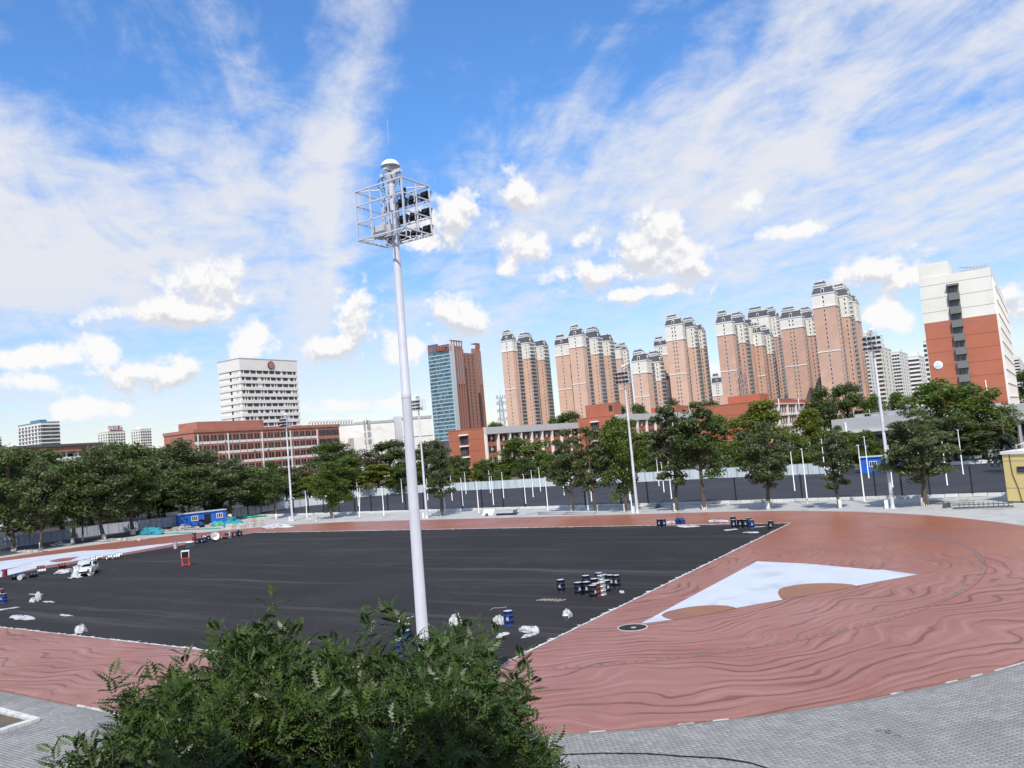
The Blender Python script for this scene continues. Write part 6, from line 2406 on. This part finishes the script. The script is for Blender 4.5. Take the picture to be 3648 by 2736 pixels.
# scraps of timber
Mw = mat('grey_timber', (.33, .30, .26), .9, .2, 3.0, .3)
p = gnd(*ZD(880, 580))
w = thing('timber_offcuts', 'short pale timber strips laid on the asphalt left of the drums', 'timber', (p[0], p[1], .012), GA)
for k in range(6):
    MB().box(-.35, .35, -.03, .03, 0, .05).build('strip', Mw, w, (-.8 + k * .32, random.uniform(-.05, .05), 0), 1.2 + random.uniform(-.3, .3))
p = gnd(*ZD(430, 655))
w = thing('bent_wire', 'bent pale strip lying alone on the asphalt above the blue drum', 'strip', (p[0], p[1], .02), .3)
MB().path([(-.6, 0, 0), (-.3, .25, .05), (.2, .2, 0), (.6, .1, .02)], .025, 5).build('strip', Mw, w)

# rubble, nets and stones round the left cabin
GRB = 'rubble and stones along the left of the track'


def heap(label, px, rx, ry, n, mt, hmax, name='rubble_heap', cat='rubble', rz=GA):
    p = gnd(*px)
    r = thing(name, label, cat, (p[0], p[1], 0), rz, GRB)
    mb = MB()
    rg = np.random.default_rng(hash_(label))
    for k in range(n):
        t, f = rg.uniform(0, 2 * PI), rg.uniform(0, 1) ** .6
        x, y = rx * f * math.cos(t), ry * f * math.sin(t)
        s = rg.uniform(.08, .30)
        z = max(0, hmax * (1 - f) * rg.uniform(.3, 1))
        a = rg.uniform(0, PI)
        ca_, sa_ = math.cos(a) * s, math.sin(a) * s
        i = len(mb.v)
        hh = s * rg.uniform(.3, .9)
        for (u, v, zq) in ((-1, -1, 0), (1, -1, 0), (1, 1, 0), (-1, 1, 0), (-.7, -.8, 1), (.8, -.7, 1), (.7, .8, 1), (-.8, .7, 1)):
            mb.v.append((x + u * ca_ - v * sa_, y + u * sa_ + v * ca_, z + zq * hh))
        for q in ((4, 5, 6, 7), (0, 1, 5, 4), (1, 2, 6, 5), (2, 3, 7, 6), (3, 0, 4, 7), (0, 3, 2, 1)):
            mb.f.append(tuple(i + c for c in q)); mb.m.append(0); mb.s.append(False)
    o = mb.build('stones', mt, r)
    tag(o, kind='stuff')
    inst('mound', lump(hash_(label) + 1, rx, ry, hmax * .6, mt, 'mound'), r)
    return r


heap('heap of pale rubble and white plastic left of the blue cabin', ZL(300, 590), 3.2, 1.6, 160, M_RUB, .9)
heap('low line of broken slabs along the left outer edge of the track', (420, 1925), 7, 1.2, 200, M_RUB, .25)
heap('grey rubble beside the teal net heap', (560, 1893), 3.0, 1.4, 120, M_RUB, .45)
heap('scattered debris and dark bits near the left hoarding', (215, 1942), 2.6, 1.0, 80, M_RUB, .5)
heap('crumbs of rubble at the far left outer edge of the track', (110, 1966), 4.0, .8, 90, M_RUB, .2)
heap('white plastic and rubble pile right of the cabin beside the track', (985, 1880), 3.0, 1.2, 90, M_BAG, .9, 'plastic_pile', 'plastic pile')
blob((540, 1903), 3.2, 1.6, 1.25, M_NETB, 'dust_net', 'teal dust net heaped over soil left of the blue cabin', 'net', 'dust nets', GA)
blob(ZL(1310, 525), 2.9, 1.5, 1.1, M_NETB, 'dust_net', 'teal dust net heap right of the blue cabin', 'net', 'dust nets', GA)
blob(ZL(995, 515), 1.2, .9, .8, M_NETG, 'dust_net', 'small green dust net heap before the cabin', 'net', 'dust nets', GA)
blob(ZL(1600, 345), 4.2, 1.2, .35, M_NETG, 'dust_net', 'flat green net spread behind the cabin tree', 'net', 'dust nets', GA)
blob(ZL(1210, 395), 1.6, .9, .5, M_NETB, 'dust_net', 'teal net bundle at the foot of the cabin tree', 'net', 'dust nets', GA)
blob(ZL(820, 575), 3.0, .5, .12, M_NETG, 'dust_net', 'strip of green net along the track before the cabin', 'net', 'dust nets', GA)
blob(ZL(230, 660), 4.5, .5, .10, M_NETG, 'dust_net', 'strip of green net along the track left of the cabin', 'net', 'dust nets', GA)
M_STONE = mat('pale_stone', (.50, .475, .43), .9, .2, 2.0, .3, isl=.15)


def stones(label, px, w, d, h, nx, nz):
    p = gnd(*px)
    r = thing('stone_stack', label, 'stones', (p[0], p[1], 0), GA + random.uniform(-.1, .1), 'stacks of pale kerb stones')
    bm_ = MB().box(0, w / nx * .95, 0, d, 0, h / nz * .94, inset=.01).mesh('stone', M_STONE)
    for i in range(nx):
        for k in range(nz):
            inst('stone', bm_, r, (-w / 2 + i * w / nx, random.uniform(-.05, .05), k * h / nz), random.uniform(-.03, .03))
    return r


stones('stack of pale kerb stones, left one of a pair beside the track', ZL(1600, 540), 1.9, 1.0, 1.55, 5, 3)
stones('stack of pale kerb stones, right one of a pair beside the track', ZL(1745, 525), 2.0, 1.0, 1.5, 5, 3)
stones('small stack of pale stones in front of the teal net', ZL(1385, 565), 1.7, .8, .85, 3, 2)
stones('loose pale stones left of the small stack', ZL(1190, 580), 1.7, .8, .9, 3, 2)
stones('low flat pile of kerb stones at the start of the court kerb', z2(975, 1600), 2.0, 1.0, .6, 4, 2)
stones('pair of pale stone blocks by the court kerb right of the leftmost far mast', z2(1022, 1597), 1.2, .9, .9, 2, 2)
# coiled hose and tyre at the cabin door
p = gnd(*ZL(660, 545))
hs = thing('black_coil', 'black coil of hose leaning beside the cabin doorway', 'hose', (p[0], p[1], .0), .8)
for k in range(4):
    pts = [((.75 - k * .1) * math.cos(t * .42), .12 * k + .5 * math.sin(t * .42) * .3, .75 + (.75 - k * .1) * math.sin(t * .42)) for t in range(16)]
    MB().path(pts, .07, 6).build('turn', M_LAMP, hs)

# the red painted stand on the asphalt
p = gnd(*ZL(350, 1300))
st = thing('red_stand', 'small red metal stand carrying a white framed dark box on the infield', 'stand', (p[0], p[1], .012), .2)
M_RP = mat('red_paint', (.55, .06, .06), .5, .08, 3.0)
for (x, y) in ((-.38, -.25), (.38, -.25), (.38, .25), (-.38, .25)):
    MB().box(x - .05, x + .05, y - .05, y + .05, 0, .85).build('leg', M_RP, st)
MB().box(-.43, .43, -.3, .3, .851, .93).build('shelf', M_RP, st)
MB().box(-.33, .33, -.28, -.22, .12, .2).build('rail', M_RP, st)
MB().box(-.40, .40, -.24, .24, .932, 1.62).build('panel_box', M_LAMP, st)
MB().box(-.44, .44, -.28, .28, 1.621, 1.75).box(-.44, -.38, -.3, -.245, .94, 1.62).box(.38, .44, -.3, -.245, .94, 1.62).build('white_frame', M_WMETAL, st)

# ------------------------------------------------------------------ the covered car
p = gnd(*ZC(1010, 800))
car = thing('covered_car', 'white car half wrapped in white plastic sheet on the left of the infield', 'car', (p[0], p[1], .012), math.radians(17))
M_CARW = mat('car_white', (.76, .76, .76), .3, .03, 1.0, spec=.6)
# profile in local y (nose at -y towards us) and z; x is the width
prof = [(-2.05, .35), (-2.1, .62), (-1.95, .86), (-1.0, .98), (-.45, 1.42), (.1, 1.52), (1.0, 1.50), (1.75, 1.30), (2.0, .98), (2.08, .6), (2.0, .32)]
mb = MB()
n = len(prof)
W_ = .86
for s in (-1, 1):
    for (y, z) in prof:
        tw = W_ - max(0, (z - .95)) * .30
        mb.v.append((s * tw, y, z))
for k in range(n - 1):
    mb.f.append((k, k + 1, n + k + 1, n + k)); mb.m.append(0); mb.s.append(False)
mb.f.append(tuple(range(n - 1, -1, -1))); mb.f.append(tuple(range(n, 2 * n))); mb.m += [0, 0]; mb.s += [False, False]
mb.f.append((n - 1, 0, n, 2 * n - 1)); mb.m.append(0); mb.s.append(False)
body = mb.build('body', M_CARW, car)
for s in (-1, 1):
    x = s * .80
    g_ = MB()
    for (ya, yb) in ((-.55, .12), (.22, 1.1)):
        pts = [(ya - .25 if ya < 0 else ya, 1.0), (yb, 1.0), (yb, 1.40), (ya + .1, 1.36)]
        g_.face([(s * (W_ - max(0, z - .95) * .30 + .012), y, z) for y, z in (pts if s > 0 else pts[::-1])])
    g_.face([(s * (W_ - max(0, z - .95) * .30 + .012), y, z) for y, z in [(1.2, 1.0), (1.72, 1.02), (1.55, 1.28), (1.2, 1.40)][::s]])
    g_.build('side_window', G_DARK, car)
    MB().box(-.02, .02, -.55, .55, .45, .47).box(-.02, .02, .30, .48, .84, .88).build('door', MATS['dark_frame'], car, (s * (W_ + .005), 0, 0))
    MB().box(-.1, .1, -.09, .09, 0, .13).build('wing_mirror', M_CARW, car, (s * .93, -.72, .98))
    for y in (-1.3, 1.3):
        wh = thing('wheel', None, None)
        wh.parent = car
        wh.location = (s * .80, y, .32)
        t_ = MB().lathe([(.19, -.10), (.31, -.10), (.325, -.05), (.325, .05), (.31, .10), (.19, .10)], 20).build('tyre', M_LAMP, wh)
        t_.rotation_euler = (0, PI / 2, 0)
        q_ = MB().lathe([(.0, .085), (.08, .09), (.19, .075), (.19, -.08)], 14).build('rim', M_LID, wh)
        q_.rotation_euler = (0, s * PI / 2, 0)
MB().face([(-.72, -1.02, 1.0), (.72, -1.02, 1.0), (.64, -.50, 1.40), (-.64, -.50, 1.40)]).build('windscreen', G_DARK, car, (0, -.02, .02))
MB().box(-.7, .7, -2.12, -2.06, .42, .62).build('grille', M_LAMP, car)
for s in (-1, 1):
    MB().box(-.16, .16, -2.10, -1.96, .64, .80).build('headlight', M_LENSG, car, (s * .58, 0, 0))
    MB().box(-.10, .10, 1.98, 2.07, .72, .98).build('tail_light', M_RED, car, (s * .66, 0, 0))


def drape(fn, nu, nv, name, parent):
    V, F = [], []
    for i in range(nu + 1):
        for j in range(nv + 1):
            V.append(fn(i / nu, j / nv))
    for i in range(nu):
        for j in range(nv):
            a = i * (nv + 1) + j
            F.append((a, a + 1, a + nv + 2, a + nv + 1))
    o = inst(name, quick_mesh(name, V, F, M_FILM, None, True), parent)
    return o


def wr(u, v, s):
    return math.sin(u * 9 + s) * .05 + math.sin(v * 11 + u * 5 + s * 2) * .05 + math.sin(u * 21 - v * 13 + s) * .02


drape(lambda u, v: (-.95 + u * 1.5, -1.0 + v * 1.9 - u * .2, 1.62 + wr(u, v, 1) - (u < .12) * .6 * (1 - u / .12) - max(0, .35 - v) * 1.0), 22, 20, 'roof_sheet', car)
drape(lambda u, v: (-1.12 + u * .95 + .2 * math.sin(v * 5) * (1 - v), -1.75 - v * .75 + .1 * math.sin(u * 9) - max(0, v - .85) * 2.5 * u, max(.02, 1.25 - v * 1.35 + wr(u, v, 3))), 18, 18, 'front_sheet', car)
drape(lambda u, v: (.55 + u * .45 + .08 * math.sin(v * 8), -2.0 + u * .75 - v * .25, max(.03, 1.0 - v * 1.05 + wr(u, v, 5) + u * .2)), 14, 14, 'side_sheet', car)
drape(lambda u, v: (-1.5 + u * 1.6, -3.0 + v * .5 + .1 * math.sin(u * 7), .05 + abs(wr(u, v, 7)) * 1.2), 16, 8, 'ground_sheet', car)

# ------------------------------------------------------------------ marker tabs along the inner bend
tabm = MB().box(-.09, .09, -.035, .035, 0, .035, inset=.01).mesh('marker_tab', mat('tab_blue', (.07, .15, .19), .6, .2, 4.0))
GT = 'small blue marker tabs along the inner line of the bend'
k = 0
t = -PI / 2 + .02
while t < 1.15:
    x, y = grid(RC_A + R_IN * math.cos(t), RC_B + R_IN * math.sin(t))
    if random.random() > .08:
        o = inst('marker_tab', tabm, None, (x, y, .006), GA + random.uniform(-.3, .3) + .4)
        tag(o, 'small blue tab lying on the inner line of the red bend', 'marker tab', GT)
    t += (.52 + random.uniform(-.06, .06)) / R_IN
# the poured joint the tabs sit on
mb = MB()
n = 90
for i in range(n):
    t0, t1 = -PI / 2 - .1 + (PI * .80) * i / n, -PI / 2 - .1 + (PI * .80) * (i + 1) / n
    q = []
    for (R, tt) in ((R_IN + .16, t0), (R_IN + .16, t1), (R_IN + .30, t1), (R_IN + .30, t0)):
        q.append((*grid(RC_A + R * math.cos(tt), RC_B + R * math.sin(tt)), .0085))
    mb.face(q[::-1])
tag(mb.build('track_joint', mat('joint_red', (.27, .095, .062), .6, .2, 1.0)), kind='structure')
tabs2 = MB().box(-.13, .13, -.05, .05, 0, .04, inset=.01).mesh('marker_tab', MATS['tab_blue'])
for i in range(16):
    x, y = grid(-47 + i * .95 if i < 6 else -40 + (i - 6) * .9, IB0 - .55)
    tag(inst('marker_tab', tabs2, None, (x, y, .006), GA + .5), 'small blue tab beside the white edge of the near straight', 'marker tab', 'small blue marker tabs along the near straight')

# ------------------------------------------------------------------ odds and ends on the far paving
Zf = lambda x, y: gnd(3300 + .2773 * x, 1400 + .2773 * y)
p = Zf(340, 1498)
q = Zf(1130, 1470)
ld = thing('steel_truss', 'long dark steel truss lying on the paving left of the yellow booth', 'truss', (p[0], p[1], 0), math.atan2(q[1] - p[1], q[0] - p[0]))
L = math.hypot(q[0] - p[0], q[1] - p[1])
for (y, z) in ((0, .12), (.5, .12), (.25, .42)):
    MB().tube((0, y, z), (L, y, z), .05, n=6).build('chord', M_DGREY, ld)
for k in range(11):
    x = L * (.12 + .08 * k)
    MB().path([(x, 0, .1), (x, .25, .62), (x, .5, .1)], .035, 5).build('rib', M_DGREY, ld)
p, q = Zf(0, 1425), Zf(660, 1410)
pb = thing('pipe_bundle', 'grey pipes stacked along the court kerb left of the yellow booth', 'pipes', (p[0], p[1], 0), math.atan2(q[1] - p[1], q[0] - p[0]))
L = math.hypot(q[0] - p[0], q[1] - p[1])
for (y, z) in ((0, .1), (.2, .1), (.4, .1), (.1, .28), (.3, .28)):
    MB().tube((random.uniform(0, .4), y, z), (L - random.uniform(0, .5), y, z), .095, n=10).build('pipe', M_GREYC, pb)
p = Zf(480, 1440)
MB_ = MB().box(-.45, .45, -.35, .35, 0, .08).box(-.45, .45, -.35, -.25, .081, .16).box(-.45, .45, .25, .35, .081, .16)
o = MB_.build('pallet', Mw, None, (p[0], p[1], .42), .8)
tag(o, 'small brown board leaning on the pipe stack', 'board')
p = Zf(260, 1480)
tg = thing('steel_brackets', 'pair of dark angled brackets standing on the paving', 'bracket', (p[0], p[1], 0), .4)
for s in (0, .6):
    MB().box(s, s + .14, 0, .5, 0, .55, inset=.05).build('bracket', M_DGREY, tg)
p = gnd(*Z8(575, 815))
wc = thing('white_board', 'white board and blue roll lying by the court kerb near the second far mast', 'board', (p[0], p[1], .0), GA)
o = MB().box(-1.0, 1.0, -.05, .05, 0, 1.0).build('board', M_WMETAL, wc)
o.rotation_euler = (-.6, 0, 0)
MB().lathe([(.25, 0), (.25, .4), (0, .4)], 14).build('roll', MATS['drum_blue'], wc, (.5, -.9, 0))
MB().box(2.0, 5.6, -.5, -.1, 0.0, .28).build('plank', MATS['drum_navy'], wc)
for (x, lab, L) in ((1150, 'bundle of grey pipes by the kerb before the slim dark tree', 6.0), (1370, 'second bundle of grey pipes by the kerb before the bare branched tree', 5.0)):
    p = gnd(*Z8(x, 805))
    w = thing('pipe_bundle', lab, 'pipes', (p[0], p[1], 0), GA - .03)
    for (y, z) in ((0, .1), (.22, .1), (.44, .1), (.1, .29), (.33, .29)):
        MB().tube((-L / 2 + random.uniform(-.4, .4), y, z), (L / 2 + random.uniform(-.4, .4), y, z), .10, n=8).build('pipe', M_GREYC, w)
# a bicycle leaning against a tree of the row
p = gnd(*Z5p(520, 172))
bi = thing('bicycle', 'small dark bicycle leaning beside a tree of the row', 'bicycle', (p[0], p[1], 0), GA + .3)
for x in (-.5, .5):
    pts = [(x + .33 * math.cos(t * .42), 0, .34 + .33 * math.sin(t * .42)) for t in range(16)]
    MB().path(pts, .022, 5).build('wheel', M_LAMP, bi)
MB().path([(-.5, 0, .34), (-.12, 0, .75), (.38, 0, .72), (-.02, 0, .32), (-.12, 0, .80)], .02, 5).build('frame', M_DGREY, bi)
MB().path([(.5, 0, .34), (.38, 0, .72), (.34, 0, .95), (.25, .25, .97)], .02, 5).build('fork', M_DGREY, bi)
MB().box(-.24, 0, -.07, .07, .80, .86).build('saddle', M_LAMP, bi)
# pump on the court by the kerb
for (px, lab) in ((Z8(815, 800), 'dark little compactor standing on the kerb near the second far mast'), (Z8(2055, 748), 'small dark wheelbarrow on the court left of the row of dark trees')):
    p = gnd(*px)
    w = thing('compactor', lab, 'machine', (p[0], p[1], .05), .3)
    MB().box(-.5, .5, -.3, .3, 0, .12).box(-.3, .3, -.22, .22, .121, .55, inset=.04).build('engine', M_DGREY, w)
    MB().path([(.3, 0, .5), (.8, 0, .9), (1.2, 0, 1.05)], .03, 5).build('handle', M_LAMP, w)

# ------------------------------------------------------------------ foreground: planter kerb and cable
K = lambda x, y: gnd(.4123 * x, 2200 + .4123 * y)
outer = [K(-260, 735), K(0, 800), K(350, 893), K(0, 1010), K(-260, 1100)]
inner = [K(-260, 775), K(0, 842), K(258, 905), K(0, 985), K(-260, 1065)]
pk = thing('planter_kerb', 'pale triangular planter kerb around bare soil at the lower left', 'planter', (outer[2][0], outer[2][1], 0))
o0 = np.array(outer[2])
for a in range(4):
    q = [np.array(outer[a]) - o0, np.array(outer[a + 1]) - o0, np.array(inner[a + 1]) - o0, np.array(inner[a]) - o0]
    for s in range(5):
        f0, f1 = s / 5 + .004, (s + 1) / 5 - .004
        poly = [tuple(q[0] * (1 - f0) + q[1] * f0), tuple(q[0] * (1 - f1) + q[1] * f1), tuple(q[3] * (1 - f1) + q[2] * f1), tuple(q[3] * (1 - f0) + q[2] * f0)]
        MB().prism(ccw(poly), 0, .15 + random.uniform(-.008, .008)).build('kerb_stone', M_KERB, pk)
so_ = MB()
so_.face([(x - o0[0], y - o0[1], .05) for x, y in ccw(inner)])
so_.build('soil', mat('dark_soil', (.11, .092, .075), .95, .3, 2.0, .5, stain=((.19, .12, .065), .9, .5, .7)), pk)
cp_ = [gnd(x * VW, y * VW) for x, y in ((1150, 1630), (1210, 1632), (1300, 1629), (1400, 1630), (1480, 1636), (1560, 1640), (1620, 1650), (1680, 1668))]
cb = MB().path([(x, y, .035) for x, y in cp_], .022, 6)
tag(cb.build('black_cable', M_LAMP), 'thin black cable running over the grey paving at the bottom', 'cable')
# broken paver lifted out
p = gnd(2736 + .4123 * 935, 2052 + .4123 * 1345)
bp_ = thing('broken_pavers', 'dark gap with a few lifted broken pavers in the paving at lower right', 'pavers', (p[0], p[1], .012), GA)
for (x, y, r_) in ((0, 0, .2), (.22, .1, -.5), (.38, -.08, .9), (.6, -.2, .1)):
    MB().box(0, .18, 0, .12, 0, .04).build('paver', M_JOINT, bp_, (x, y, 0), r_)
# a small leaning antenna lamp hidden behind the leaves
p = gnd(*ZT(1500, 410))
ml = thing('dropped_lamp', 'white lamp head on a thin arm lying left of the nearest mast foot', 'lamp', (p[0], p[1], .05), .4)
MB().lathe([(0, 0), (.14, .02), (.16, .10), (.05, .16), (0, .16)], 12).build('head', M_WMETAL, ml)
MB().tube((.1, 0, .1), (1.1, .1, .22), .02, n=6).build('arm', M_WMETAL, ml)
